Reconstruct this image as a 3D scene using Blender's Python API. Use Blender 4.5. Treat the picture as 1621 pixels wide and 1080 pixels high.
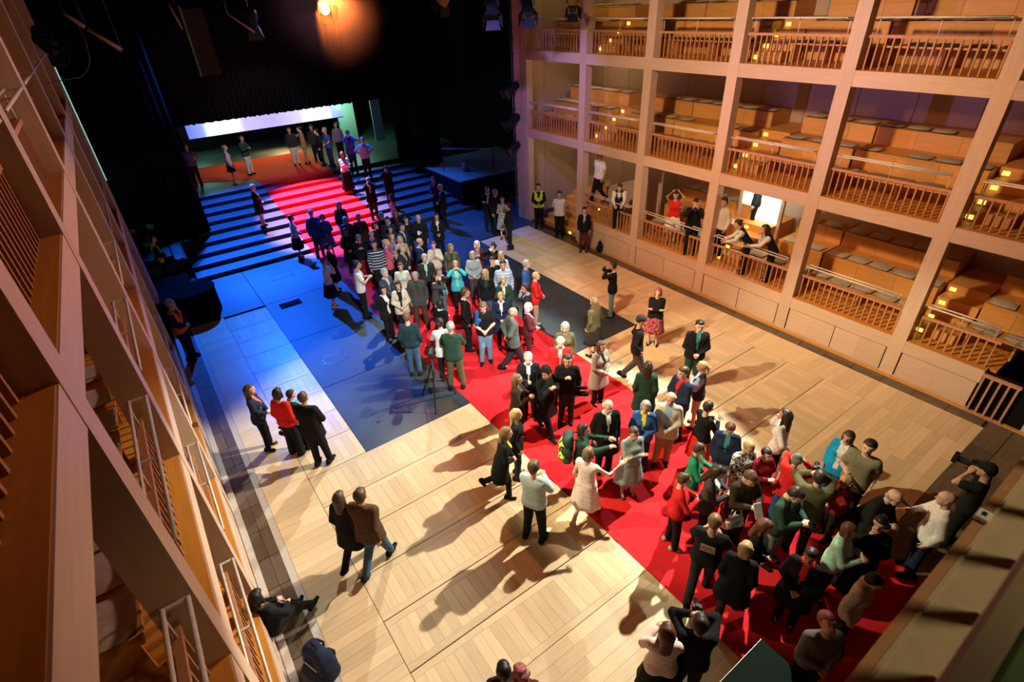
import bpy, bmesh, math, random
import numpy as np
from mathutils import Vector, Matrix
for o in list(bpy.data.objects): bpy.data.objects.remove(o, do_unlink=True)
SC = bpy.context.scene
COL = SC.collection
rnd = random.Random(7)

# ------------------------------------------------------------------ camera
CAM_H = 7.8
YAW, PITCH, ROLL, FPX = 0.59658, 0.573217, -0.0497348, 837.76
def cam_rows():
    cy, sy, cp, sp = math.cos(YAW), math.sin(YAW), math.cos(PITCH), math.sin(PITCH)
    f = Vector((sy*cp, cy*cp, -sp)); r = Vector((cy, -sy, 0)); u = r.cross(f)
    cr, sr = math.cos(ROLL), math.sin(ROLL)
    return cr*r + sr*u, -sr*r + cr*u, f
RX, RY, RF = cam_rows()
cd = bpy.data.cameras.new('camera'); cam = bpy.data.objects.new('camera', cd); COL.objects.link(cam)
mw = Matrix.Identity(4)
for i in range(3):
    mw[i][0] = RX[i]; mw[i][1] = RY[i]; mw[i][2] = -RF[i]
mw[2][3] = CAM_H
cam.matrix_world = mw
cd.sensor_width = 36; cd.lens = FPX/1621*36; cd.clip_start = .05
cd.dof.use_dof = True; cd.dof.focus_distance = 12.0; cd.dof.aperture_fstop = 2.8
SC.camera = cam
def ray(px, py):
    return RX*((px-810.5)/FPX) - RY*((py-540)/FPX) + RF
def at_z(px, py, z):
    d = ray(px, py); t = (z-CAM_H)/d.z
    return Vector((d.x*t, d.y*t, z))

# ------------------------------------------------------------------ world, lights, exposure
w = bpy.data.worlds.new('dark_house'); SC.world = w; w.use_nodes = True
w.node_tree.nodes['Background'].inputs[0].default_value = (.55, .38, .3, 1)
w.node_tree.nodes['Background'].inputs[1].default_value = .004
vs = SC.view_settings
vs.view_transform = 'Standard'; vs.look = 'None'; vs.gamma = 1; vs.use_curve_mapping = False
vs.exposure = 0.0
def spot(name, loc, aim, power, col, ang, blend=.35, r=.09):
    l = bpy.data.lights.new(name, 'SPOT'); l.energy = power; l.color = col
    l.spot_size = math.radians(ang); l.spot_blend = blend; l.shadow_soft_size = r
    o = bpy.data.objects.new(name, l); COL.objects.link(o); o.location = loc
    o.rotation_euler = (Vector(aim)-Vector(loc)).to_track_quat('-Z', 'Y').to_euler()
    return o
def point(name, loc, power, col, r=.2):
    l = bpy.data.lights.new(name, 'POINT'); l.energy = power; l.color = col; l.shadow_soft_size = r
    o = bpy.data.objects.new(name, l); COL.objects.link(o); o.location = loc; return o
WARM = (1, .90, .68); ORANGE = (1, .40, .13); BLUE = (.03, .20, 1); PINKW = (1, .62, .50)
# profile spots on the balcony fronts and bridges: the shadows on the floor point back to them
spot('key_light_right', (12.3, 5.6, 8.7), (3.2, 5.4, 0), 11500, (1, .94, .78), 50, .25)
spot('key_light_left', (-.35, 8.5, 9.0), (8.3, 4.4, 0), 6200, (1, .86, .54), 42, .45)
spot('key_light_stage', (9.3, 16.3, 9.3), (4.2, 9.2, 0), 6000, (.88, 1, .92), 44, .4)
spot('key_light_crowd', (2.2, .9, 9.8), (6.5, 11.2, 1.0), 9500, (.98, 1, .95), 30, .5)
# warm wash from the hanging bridge onto both galleries and the house floor
spot('wash_right_gallery', (3.2, 7.0, 9.6), (13.8, 8.0, 3.6), 4700, (1, .66, .42), 84, .9, .25)
spot('wash_left_gallery', (9.5, 6.5, 8.8), (-.9, 6.0, 4.6), 2300, (1, .57, .43), 58, .6, .25)
spot('wash_floor_orange', (5.1, 15.0, 7.9), (10.0, 4.4, 0), 14500, (1, .31, .09), 80, .7, .2)
# stage colours hang upstage and shine down the stairs towards the house
spot('blue_back_left', (3.4, 26.3, 10.2), (3.3, 17.6, 0), 23000, (.010, .13, 1), 46, .85, .15)
spot('blue_back_stairs', (3.2, 26.6, 10.2), (3.3, 22.6, .8), 25000, (.010, .13, 1), 46, .6, .15)
spot('blue_back_centre', (8.6, 26.4, 10.2), (8.6, 20.8, 0), 16000, (.02, .12, 1), 50, .7, .15)
spot('pink_back_centre', (6.15, 26.4, 10.4), (6.1, 22.6, .8), 36000, (.95, .52, 1), 31, .35, .15)
spot('stage_front_light', (6.0, 20.5, 8.0), (6.2, 29.2, 2.2), 1500, (.80, .95, 1), 44, .6, .15)
spot('violet_gallery_end', (7.2, 12.0, 8.3), (12.9, 15.6, 4.5), 1300, (.36, .28, 1), 46, .7, .15)
spot('violet_right_gallery', (-.2, 9.5, 6.1), (15.9, 6.4, 5.7), 1300, (.42, .30, 1), 24, .7, .1)
spot('violet_left_front', (8.0, 17.5, 8.2), (-.66, 10.5, 4.5), 700, (.62, .38, 1), 50, .7, .15)
spot('rear_balcony_fill', (3.0, -1.5, 8.9), (2.2, -.1, 6.3), 175, (1, .82, .42), 62, .6, .3)  # unseen fill added to brighten the near balcony deck
for z_, p_ in ((3.0, 26), (5.7, 26), (8.4, 22)): point('stair_bay_fill', (14.4, 15.5, z_), p_, (1, .82, .48), .15)  # unseen fills added so the stair bay does not go black
point('right_wing_lamp', (13.6, 24.8, 3.6), 45, (.15, .35, 1), .12)

# ------------------------------------------------------------------ helpers
def link(o, parent=None):
    COL.objects.link(o)
    if parent is not None: o.parent = parent
    return o
def tag(o, label=None, cat=None, group=None, kind=None):
    if label: o['label'] = label
    if cat: o['category'] = cat
    if group: o['group'] = group
    if kind: o['kind'] = kind
    return o
def empty(name, loc=(0, 0, 0), rz=0):
    o = bpy.data.objects.new(name, None); o.location = loc; o.rotation_euler = (0, 0, rz); o.empty_display_size = .2
    COL.objects.link(o); return o
class MB:
    """collects simple solids into one mesh"""
    def __init__(s): s.v = []; s.f = []; s.m = []
    def add(s, vs, fs, mi=0):
        n = len(s.v); s.v += [tuple(v) for v in vs]; s.f += [tuple(i+n for i in f) for f in fs]; s.m += [mi]*len(fs); return s
    def box(s, x0, x1, y0, y1, z0, z1, mi=0):
        if x0 > x1: x0, x1 = x1, x0
        if y0 > y1: y0, y1 = y1, y0
        vs = [(x0,y0,z0),(x1,y0,z0),(x1,y1,z0),(x0,y1,z0),(x0,y0,z1),(x1,y0,z1),(x1,y1,z1),(x0,y1,z1)]
        return s.add(vs, [(0,3,2,1),(4,5,6,7),(0,1,5,4),(1,2,6,5),(2,3,7,6),(3,0,4,7)], mi)
    def bevbox(s, x0, x1, y0, y1, z0, z1, b, mi=0):
        """box with chamfered top and bottom rim"""
        if x0 > x1: x0, x1 = x1, x0
        if y0 > y1: y0, y1 = y1, y0
        vs = []
        for z, i in ((z0, b), (z0+b, 0), (z1-b, 0), (z1, b)):
            vs += [(x0+i,y0+i,z),(x1-i,y0+i,z),(x1-i,y1-i,z),(x0+i,y1-i,z)]
        fs = [(3,2,1,0),(12,13,14,15)]
        for k in range(3):
            for j in range(4):
                a = k*4+j; c = k*4+(j+1) % 4; fs.append((a, c, c+4, a+4))
        return s.add(vs, fs, mi)
    def tube(s, pts, r, n=8, mi=0, cap=True):
        pts = [Vector(p) for p in pts]; rs = r if isinstance(r, (list, tuple)) else [r]*len(pts)
        vs = []; fs = []; prev = None
        for i, p in enumerate(pts):
            d = (pts[min(i+1, len(pts)-1)] - pts[max(i-1, 0)]).normalized()
            ref = prev if prev is not None else (Vector((0, 0, 1)) if abs(d.z) < .9 else Vector((1, 0, 0)))
            u = (ref - d*ref.dot(d)).normalized(); v = d.cross(u); prev = u
            for k in range(n):
                a = 2*math.pi*k/n; vs.append(p + (u*math.cos(a)+v*math.sin(a))*rs[i])
        for i in range(len(pts)-1):
            for k in range(n):
                a = i*n+k; c = i*n+(k+1) % n; fs.append((a, c, c+n, a+n))
        if cap: fs += [tuple(range(n-1, -1, -1)), tuple(range((len(pts)-1)*n, len(pts)*n))]
        return s.add(vs, fs, mi)
    def prism(s, poly, z0, z1, mi=0):
        n = len(poly); vs = [(x, y, z0) for x, y in poly]+[(x, y, z1) for x, y in poly]
        fs = [tuple(range(n-1, -1, -1)), tuple(range(n, 2*n))]+[(i, (i+1) % n, (i+1) % n+n, i+n) for i in range(n)]
        return s.add(vs, fs, mi)
    def mesh(s, name, mats, smooth=False):
        me = bpy.data.meshes.new(name); me.from_pydata(s.v, [], s.f)
        for m in (mats if isinstance(mats, (list, tuple)) else [mats]): me.materials.append(m)
        if len(set(s.m)) > 1: me.polygons.foreach_set('material_index', s.m)
        if smooth: me.polygons.foreach_set('use_smooth', [True]*len(s.f))
        me.update(); return me
    def build(s, name, mats, parent=None, smooth=False):
        return link(bpy.data.objects.new(name, s.mesh(name, mats, smooth)), parent)
def inst(name, me, parent=None, loc=(0, 0, 0), rot=(0, 0, 0), scale=(1, 1, 1)):
    o = bpy.data.objects.new(name, me); o.location = loc; o.rotation_euler = rot; o.scale = scale
    return link(o, parent)

# ------------------------------------------------------------------ materials
MC = {}
def nodes(name):
    m = bpy.data.materials.new(name); m.use_nodes = True
    return m, m.node_tree, m.node_tree.nodes['Principled BSDF']
def flat(name, col, rough=.7, metal=0, spec=.3, var=.12, scale=30, sheen=0):
    if name in MC: return MC[name]
    m, t, b = nodes(name)
    n = t.nodes.new('ShaderNodeTexNoise'); n.inputs['Scale'].default_value = scale; n.inputs['Detail'].default_value = 3
    tc = t.nodes.new('ShaderNodeTexCoord'); t.links.new(tc.outputs['Object'], n.inputs['Vector'])
    r = t.nodes.new('ShaderNodeValToRGB')
    r.color_ramp.elements[0].position = .3; r.color_ramp.elements[1].position = .7
    r.color_ramp.elements[0].color = (*[c*(1-var) for c in col], 1); r.color_ramp.elements[1].color = (*[min(1, c*(1+var)) for c in col], 1)
    t.links.new(n.outputs['Fac'], r.inputs['Fac']); t.links.new(r.outputs['Color'], b.inputs['Base Color'])
    b.inputs['Roughness'].default_value = rough; b.inputs['Metallic'].default_value = metal
    b.inputs['Specular IOR Level'].default_value = spec
    MC[name] = m; return m
def wood(name, col, dark=.72, axis='Y', rough=.45, rand=.10, coat=0, attr=False, scale=1.0):
    """boards with long grain; hue shifts a little from piece to piece"""
    m, t, b = nodes(name); L = t.links
    tc = t.nodes.new('ShaderNodeTexCoord'); mp = t.nodes.new('ShaderNodeMapping')
    sc = {'X': (1.2, 14, 14), 'Y': (14, 1.2, 14), 'Z': (14, 14, 1.2)}[axis]
    mp.inputs['Scale'].default_value = tuple(c*scale for c in sc)
    oi = t.nodes.new('ShaderNodeObjectInfo')
    ad = t.nodes.new('ShaderNodeVectorMath'); ad.operation = 'ADD'
    cm = t.nodes.new('ShaderNodeCombineXYZ'); ml = t.nodes.new('ShaderNodeMath'); ml.operation = 'MULTIPLY'; ml.inputs[1].default_value = 37
    L.new(oi.outputs['Random'], ml.inputs[0]); L.new(ml.outputs[0], cm.inputs[0]); L.new(ml.outputs[0], cm.inputs[1])
    L.new(tc.outputs['Object'], ad.inputs[0]); L.new(cm.outputs[0], ad.inputs[1]); L.new(ad.outputs[0], mp.inputs['Vector'])
    n = t.nodes.new('ShaderNodeTexNoise'); n.inputs['Scale'].default_value = 1.6; n.inputs['Detail'].default_value = 6; n.inputs['Distortion'].default_value = .6
    L.new(mp.outputs[0], n.inputs['Vector'])
    r = t.nodes.new('ShaderNodeValToRGB'); r.color_ramp.elements[0].position = .28; r.color_ramp.elements[1].position = .72
    r.color_ramp.elements[0].color = (*[c*dark for c in col], 1); r.color_ramp.elements[1].color = (*col, 1)
    L.new(n.outputs['Fac'], r.inputs['Fac'])
    hs = t.nodes.new('ShaderNodeHueSaturation')
    mr = t.nodes.new('ShaderNodeMapRange'); mr.inputs['To Min'].default_value = 1-rand; mr.inputs['To Max'].default_value = 1+rand
    if attr:
        at = t.nodes.new('ShaderNodeAttribute'); at.attribute_name = 'Col'
        sp = t.nodes.new('ShaderNodeSeparateColor'); L.new(at.outputs['Color'], sp.inputs[0]); L.new(sp.outputs[0], mr.inputs['Value'])
    else: L.new(oi.outputs['Random'], mr.inputs['Value'])
    L.new(mr.outputs[0], hs.inputs['Value']); L.new(r.outputs['Color'], hs.inputs['Color'])
    L.new(hs.outputs[0], b.inputs['Base Color'])
    b.inputs['Roughness'].default_value = rough; b.inputs['Specular IOR Level'].default_value = .35
    bp = t.nodes.new('ShaderNodeBump'); bp.inputs['Strength'].default_value = .08; bp.inputs['Distance'].default_value = .004
    L.new(n.outputs['Fac'], bp.inputs['Height']); L.new(bp.outputs[0], b.inputs['Normal'])
    if coat: b.inputs['Coat Weight'].default_value = coat
    return m
def emit(name, col, s):
    m, t, b = nodes(name)
    b.inputs['Base Color'].default_value = (*[c*.3 for c in col], 1)
    b.inputs['Emission Color'].default_value = (*col, 1); b.inputs['Emission Strength'].default_value = s
    return m
M_TIMBER = wood('birch_timber', (.60, .43, .31), .86, 'Y', .5, .06)
M_TIMBERZ = wood('birch_timber_upright', (.60, .43, .31), .86, 'Z', .5, .06)
M_PLY = wood('oiled_plywood', (.64, .31, .075), .8, 'Y', .5, .10)
M_PLYZ = wood('birch_panel_wall', (.48, .36, .26), .88, 'Z', .55, .06)
M_SLAT = wood('larch_baluster', (.50, .24, .115), .8, 'Z', .5, .10)
M_DECK = wood('larch_deck', (.60, .31, .09), .75, 'Y', .5, .10)
M_EDGE = wood('orange_lit_larch', (.62, .25, .035), .78, 'Y', .5, .08)  # deck larch with the orange stage light put into its colour
M_PLANKY = wood('parquet_plank', (.73, .54, .33), .86, 'Y', .34, .11, attr=True)
M_PLANKX = wood('parquet_plank_across', (.73, .54, .33), .86, 'X', .34, .11, attr=True)
M_GAP = flat('dark_joint', (.05, .03, .018), .8)
M_BLACKFLOOR = flat('painted_black_floor', (.020, .029, .038), .54, 0, .7, .25, 2.2)
M_BLACK = flat('black_masking', (.006, .006, .007), .9, 0, .1)
M_DRAPE = flat('black_drape', (.008, .008, .010), .95, 0, .05)
M_METAL = flat('pale_steel_rail', (.66, .60, .50), .5, .15)
M_DARKMETAL = flat('black_steel', (.015, .015, .017), .45, .3)
M_TILE = wood('dark_end_grain_tile', (.15, .10, .065), .6, 'Y', .5, .25)
M_STONE = flat('pale_edge_strip', (.50, .44, .38), .6)
M_CARPET = flat('red_carpet_pile', (.62, .020, .027), .95, 0, .1, .10, 60)
M_CARPET2 = flat('orange_red_carpet_pile', (.55, .05, .02), .95, 0, .1, .10, 60)
M_CUSH = flat('khaki_cushion_cloth', (.46, .41, .31), .9, 0, .1, .12, 18)
M_STAGE = flat('stage_floor_paint', (.05, .07, .06), .5, 0, .4, .2, 2)

# ------------------------------------------------------------------ floor
XR, XL = 12.78, -.66
YC = [.54, 3.24, 5.93, 8.63, 11.34, 14.05]      # gallery columns
floor = MB().box(-8, 20, -4, 40, -.30, -.03).build('floor', M_GAP); tag(floor, kind='structure')
def colattr(me, vals):
    a = me.color_attributes.new('Col', 'FLOAT_COLOR', 'CORNER')
    a.data.foreach_set('color', np.repeat(np.array([(v, v, v, 1) for v in vals], np.float32), 1, axis=0).ravel())
planks = []      # (x0,x1,y0,y1,along)
G = .0025
def add_rows():
    # lift panels: rows 0.9 m deep with upright blocks between two border boards
    ys = [3.10+.8955*i for i in range(0, 16)]
    for i, y in enumerate(ys[:-1]):
        y0, y1 = y+.007, y+.8955-.007
        spans = [(.737, 11.493)] if y1 < 8.5 else [(.737, 1.943), (9.987, 11.493)]
        for a, c in spans:
            for (b0, b1) in ((y0, y0+.11), (y1-.11, y1)):
                x = a
                while x < c-.05:
                    l = min(c, x+rnd.uniform(1.1, 2.2));  l = c if c-l < .4 else l
                    planks.append((x, l-G, b0, b1-G, 'X')); x = l
            x = a; wd = .1535
            while x < c-.02:
                l = min(c, x+wd);  l = c if c-l < .06 else l
                planks.append((x, l-G, y0+.11, y1-.11-G, 'Y')); x = l
    # outer fields, boards across
    for a, c in ((-.08, .730), (11.5, 12.38)):
        y = 1.15
        while y < 16.6:
            planks.append((a, c-G, y, min(16.65, y+.178)-G, 'X')); y += .178
    y = 1.15
    while y < 3.05:
        x = .73
        while x < 11.5:
            l = min(11.5, x+rnd.uniform(1.2, 2.1)); l = 11.5 if 11.5-l < .5 else l
            planks.append((x, l-G, y, min(3.10, y+.195)-G, 'X')); x = l
        y += .195
add_rows()
def pcam(x, y):
    v = Vector((x, y, -CAM_H)); dz = v.dot(RF)
    if dz < .1: return None
    return 810.5+FPX*v.dot(RX)/dz, 540-FPX*v.dot(RY)/dz, dz
def inview(p):
    q = pcam((p[0]+p[1])/2, (p[2]+p[3])/2)
    return (q and -20 < q[0] < 1640 and -20 < q[1] < 1100), (q[2] if q else 99)
order = sorted(planks, key=lambda p: (0, inview(p)[1]) if inview(p)[0] and not (4.45 < p[0] and p[1] < 7.8) else (1, 0))
near, rest = order[:300], order[300:]
PLM = {}
for p in near:
    w_, h_ = round(p[1]-p[0], 3), round(p[3]-p[2], 3); vi = rnd.randrange(5); key = (w_, h_, p[4], vi)
    if key not in PLM:
        me = MB().box(-w_/2, w_/2, -h_/2, h_/2, -.02, 0).mesh('plank', M_PLANKX if p[4] == 'X' else M_PLANKY)
        colattr(me, [(.05, .3, .5, .72, .97)[vi]]*24); PLM[key] = me
    inst('plank', PLM[key], floor, ((p[0]+p[1])/2, (p[2]+p[3])/2, rnd.uniform(-.0006, .0006)))
for ax, m in (('X', M_PLANKX), ('Y', M_PLANKY)):
    mb = MB(); vals = []
    for p in rest:
        if p[4] == ax: mb.box(p[0], p[1], p[2], p[3], -.02, 0); vals += [rnd.random()]*24
    o = mb.build('parquet_planks', m, floor); colattr(o.data, vals); tag(o, kind='stuff')
# dark tile strips and pale edging along both galleries and the back
tl = MB().box(-.18, .18, -.3, .3, -.02, -.002).mesh('tile', M_TILE)
k = 0
for x0, x1 in ((-.55, -.20), (12.39, 12.70)):
    y = 1.2
    while y < 16.6:
        n = 2
        for j in range(n):
            wd = (x1-x0)/n
            inst('tile', tl, floor, (x0+wd*(j+.5), y+.33, 0), scale=((wd-.006)/.36, 1.08, 1)); k += 1
        y += .66
x = -.2
while x < 12.6:
    for j in range(2): inst('tile', tl, floor, (x+.33, .35+.4*j+.2, 0), (0, 0, math.pi/2), (1.08, 1.08, 1))
    x += .66
e = MB().box(-.20, -.085, 1.15, 16.65, -.02, .002).build('trim_1', M_STONE); tag(e, kind='structure')
e = MB().box(-.66, -.553, .1, 17, -.02, .04).build('trim_2', M_STONE); tag(e, kind='structure')
e = MB().box(12.703, 12.79, .1, 14.0, -.02, .03).build('trim_3', M_PLY); tag(e, kind='structure')
# black painted dance floor and the blue lit area before the stairs
bf = tag(empty('black_dance_floor'), 'black painted floor panels laid under the red carpet before the stairs', 'stage floor')
for xa, xb, ya, yb in [(1.95, 4.63, 8.46, 11.2), (1.95, 4.63, 11.21, 13.9), (1.95, 4.63, 13.91, 16.645), (4.64, 7.3, 8.46, 12.4), (4.64, 7.3, 12.41, 16.645),
                       (7.31, 9.98, 8.46, 12.4), (7.31, 9.98, 12.41, 16.645), (-.5, 1.94, 16.655, 20), (1.95, 6.0, 16.655, 20), (6.01, 10, 16.655, 20), (10.01, 14.5, 16.655, 20)]:
    MB().bevbox(xa, xb-.008, ya, yb-.006, -.02, .004, .003).build('floor_panel', M_BLACKFLOOR, bf)
M_HATCH = flat('hatch_frame', (.10, .11, .12), .35, .4)
for (cx, cy, wx, wy) in [(2.65, 12.3, .6, .42), (2.75, 9.35, .5, .36), (3.0, 18.6, .75, .55)]:
    f_ = MB()
    for a in ((cx-wx/2, cx+wx/2, cy-wy/2, cy-wy/2+.035), (cx-wx/2, cx+wx/2, cy+wy/2-.035, cy+wy/2), (cx-wx/2, cx-wx/2+.035, cy-wy/2, cy+wy/2), (cx+wx/2-.035, cx+wx/2, cy-wy/2, cy+wy/2)):
        f_.box(*a, .003, .008)
    f_.build('floor_hatch', M_HATCH, bf)
MB().box(2.3, 2.95, 16.0, 16.4, .003, .007).build('floor_hatch', M_BLACK, bf)

# ------------------------------------------------------------------ stairs and stage
SY0, SD, SH, NS = 19.95, .72, .148, 9
def stair_z(y):
    if y < SY0: return 0.0
    return min(NS, int((y-SY0)/SD)+1)*SH
st = tag(empty('stage_stairs', (5, SY0, 0)), 'wide blue lit black stairs climbing to the stage', 'stairs')
for i in range(NS):
    y0 = SY0+i*SD; y1 = y0+SD if i < NS-1 else 27.0
    x0, x1 = (.55, 11.9) if i < 4 else (1.2, 11.6)
    o = MB().bevbox(x0-5, x1-5, y0-SY0-.02, y1-SY0, (i*SH if i else -.02), (i+1)*SH, .006).build('step', M_BLACKFLOOR, st)
stg = MB().box(-4, 15, 27.0, 35.45, 0, NS*SH-.002).build('stage_platform', M_STAGE); tag(stg, 'dark raised stage floor behind the top of the stairs', 'stage')
CX0, CX1 = 4.50, 7.72
mb = MB().box(CX0, CX1, -2.5, SY0-.03, -.001, .012)
for i in range(NS):
    y0 = SY0+i*SD-.032; z = (i+1)*SH
    mb.box(CX0, CX1, y0, y0+.012, i*SH, z+.012)
    mb.box(CX0, CX1, y0+.012, (y0+SD) if i < NS-1 else 26.9, z, z+.012)
tag(mb.build('red_carpet', M_CARPET), 'long red carpet running down the stairs and across the hall', 'carpet')
tag(MB().prism([(-2, 29.4), (2.3, 28.2), (4.5, 26.92), (7.72, 26.92), (8.0, 30.9), (-2, 31.6)], NS*SH-.001, NS*SH+.011).build('stage_carpet', M_CARPET2),
    'orange red carpet lying across the stage at the top of the stairs', 'carpet')
# glowing band of screen over the back of the stage
m, t, b = nodes('lit_screen')
tc = t.nodes.new('ShaderNodeTexCoord'); sp = t.nodes.new('ShaderNodeSeparateXYZ'); rp = t.nodes.new('ShaderNodeValToRGB')
t.links.new(tc.outputs['Generated'], sp.inputs[0]); t.links.new(sp.outputs[0], rp.inputs['Fac'])
els = rp.color_ramp.elements; els[0].position = 0; els[0].color = (.10, .16, .75, 1); els[1].position = 1; els[1].color = (.16, .18, .8, 1)
for pos, c in ((.09, (.22, .30, .95)), (.13, (.95, .97, 1)), (.28, (1, 1, 1)), (.34, (.45, .40, .85)), (.52, (.40, .32, .70)), (.70, (.55, .50, .9)), (.78, (1, 1, 1)), (.90, (.9, .95, 1)), (.93, (.3, .38, .95))):
    q = els.new(pos); q.color = (*c, 1)
t.links.new(rp.outputs['Color'], b.inputs['Emission Color']); b.inputs['Emission Strength'].default_value = 1.5; b.inputs['Base Color'].default_value = (.02, .02, .03, 1)
sc_ = tag(empty('projection_screen', (6.65, 31.0, 2.75)), 'glowing white and blue projection screen hung above the stage', 'screen')
MB().box(-3.85, 3.85, 0, .05, 0, .70).build('screen_surface', m, sc_)
MB().box(-3.87, 3.87, -.01, .06, -.04, 0).build('bottom_batten', M_BLACK, sc_)
for x in (-3.6, 0, 3.6): MB().tube([(x, .025, .7), (x, .025, 8.2)], .01, 5).build('suspension_cable', M_BLACK, sc_)
# black masking: header, legs, back wall, ceilings
for nm, a in (('wall_back_stage', (-6, 18, 35.5, 35.7, 0, 12)), ('ceiling', (-6, 20, -3, 36, 11.0, 11.2)), ('wall_stage_left', (-6, -5.8, 17.6, 36, -.02, 11)), ('wall_stage_right', (17.8, 18, 17.6, 36, -.02, 11)),
              ('wall_rear', (-6, 20, -3.2, -3, 0, 11)), ('wall_front_left', (-6, -.62, 17.85, 18.0, 0, 11)), ('wall_front_right', (13.2, 20, 17.85, 18.0, 0, 11))):
    o = MB().box(*a).build(nm, M_BLACK); tag(o, kind='structure')
def drape(name, x0, x1, y, z0, z1, label, amp=.06, per=.22, rag=0):
    n = max(8, int(abs(x1-x0)/per*4)); vs = []; fs = []
    for i in range(n+1):
        x = x0+(x1-x0)*i/n; yy = y+amp*math.sin(2*math.pi*(x-x0)/per+.7*math.sin(x*3))
        zz = z0+rag*(.5+.5*math.sin(i*1.3)*math.sin(i*.37+1))
        vs += [(x, yy, zz), (x, yy, z1)]
    for i in range(n): fs.append((2*i, 2*i+2, 2*i+3, 2*i+1))
    k = len(vs); vs += [(a, b_+.03, c) for a, b_, c in vs]; fs += [tuple(j+k for j in reversed(f)) for f in fs]
    fs += [(2*i, 2*i+k, 2*i+2+k, 2*i+2) for i in range(n)]+[(2*i+1, 2*i+3, 2*i+3+k, 2*i+1+k) for i in range(n)]
    return tag(MB().add(vs, fs).build(name, M_DRAPE, smooth=True), label, 'curtain')
drape('stage_border', -5, 17, 29.5, 3.55, 10.9, 'long black border curtain hanging above the glowing screen', rag=.06)
drape('stage_border', -5, 17, 22.3, 8.4, 10.9, 'black border curtain high over the foot of the stairs')
drape('masking_leg', -3.2, 1.72, 22.95, .58, 7.5, 'black masking curtain at the left edge of the stairs')
drape('masking_leg', -3.2, 2.25, 28.7, 1.33, 7.5, 'black masking curtain beside the left end of the screen')
drape('masking_leg', 10.95, 13.2, 25.2, .9, 7.5, 'black masking curtain at the right edge of the stairs')
drape('masking_leg', 11.15, 12.6, 23.9, .7, 7.5, 'narrow black masking curtain standing before the right wing')
# scenery flats behind the stage right; the green light is put into their colour
M_FLAT = flat('green_lit_flat', (.30, .40, .34), .7)
for i, (x, y, wd, lab) in enumerate([(10.9, 31.6, 1.0, 'wide green lit scenery flat right of the screen'), (12.15, 30.2, .55, 'narrow green lit scenery flat nearest the right curtain')]):
    g = tag(empty('scenery_flat', (x, y, NS*SH)), lab, 'scenery')
    MB().box(-wd/2, wd/2, 0, .04, 0, 2.6).build('panel', M_FLAT, g); MB().box(-wd/2, wd/2, .04, .08, .05, .12).box(-wd/2, wd/2, .04, .08, 2.4, 2.5).build('batten', M_PLY, g)
point('stage_work_light_green', (10.6, 30.3, 3.3), 150, (.45, 1, .72), .1)
point('stage_work_light_left', (3.2, 33.6, 2.9), 60, (.35, 1, .72), .15)
spot('stage_work_light_warm', (7.6, 33.5, 3.4), (6.0, 28.8, 1.3), 900, (1, .66, .25), 110, .8)
# right wing: side platform with a rail and a bin
wp = tag(empty('wing_platform', (13.2, 22.2, 0)), 'dark side platform with grey top in the right wing', 'platform')
MB().box(-1.7, 3.2, -1.9, 2.4, 0, 1.14).build('base', M_BLACK, wp); MB().box(-1.72, 3.2, -1.92, 2.4, 1.14, 1.2).build('top_board', flat('grey_board', (.16, .13, .10), .7), wp)
wr = tag(empty('wing_rail', (11.9, 22.0, 1.2)), 'thin steel guard rail above the right wing platform', 'rail')
MB().tube([(-.1, .3, 1.0), (1.6, -1.3, 1.0)], .035, 8).build('top_rail', flat('blue_lit_steel', (.25, .30, .38), .3, .7), wr)  # blue light on the rail is tinted into its steel
for q in ((-.1, .3), (1.6, -1.3)): MB().tube([(*q, 0), (*q, 1.0)], .022, 6).build('post', M_DARKMETAL, wr)
bn = tag(empty('waste_bin', (12.6, 21.7, 1.2)), 'small grey metal bin on the right wing platform', 'bin')
MB().tube([(0, 0, 0), (0, 0, .42)], [.15, .17], 16).build('bucket', flat('grey_metal', (.3, .3, .3), .4, .5), bn); MB().tube([(0, 0, .42), (0, 0, .45)], .18, 16).build('rim', M_DARKMETAL, bn)
# left wing: covered equipment and a loaded shelf
M_COVER = flat('black_cover', (.003, .003, .004), .95, 0, .05)
eq = tag(empty('covered_equipment', (.1, 17.7, 0)), 'black covered equipment case with rounded end in the left wing', 'equipment')
poly = [(-.9, -.75), (.2, -.75)]+[(.2+.55*math.sin(a), -.2-.55*math.cos(a)) for a in [i*math.pi/10 for i in range(1, 10)]]+[(.2, .35), (.2, 1.2), (-.9, 1.2)]
MB().prism(poly, .0, .78).build('case', M_COVER, eq); MB().prism([(x*1.03, y*1.03) for x, y in poly], .78, .84).build('lid', M_COVER, eq)
rk = tag(empty('prop_rack', (-.55, 21.4, 0)), 'dark prop rack with coloured odds and ends in the left wing', 'rack')
for z in (.5, 1.1, 1.7): MB().box(-.7, .7, -.35, .35, z, z+.04).build('shelf', M_DARKMETAL, rk)
for x, y in ((-.7, -.35), (.7, -.35), (-.7, .35), (.7, .35)): MB().box(x-.02, x+.02, y-.02, y+.02, 0, 1.9).build('upright', M_DARKMETAL, rk)
for i, (x, y, z, c, s_) in enumerate([(-.3, 0, 1.14, (.5, .06, .2), .22), (.1, .05, 1.14, (.1, .4, .35), .2), (.4, -.1, 1.74, (.2, .5, .45), .2), (-.1, -.1, 1.74, (.6, .2, .12), .14), (.3, 0, .54, (.45, .35, .5), .22), (-.4, 0, 1.74, (.1, .25, .5), .2)]):
    b_ = MB().bevbox(-s_/2, s_/2, -s_*.4, s_*.4, 0, s_*.8, .02).build('prop_box', flat('prop%d' % i, c, .6)); b_.location = (-.55+x, 21.4+y, z)
    tag(b_, ['crimson', 'teal', 'pale green', 'small orange', 'mauve', 'blue'][i]+' prop box on the dark rack in the left wing', 'box', 'props on the wing rack')
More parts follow.
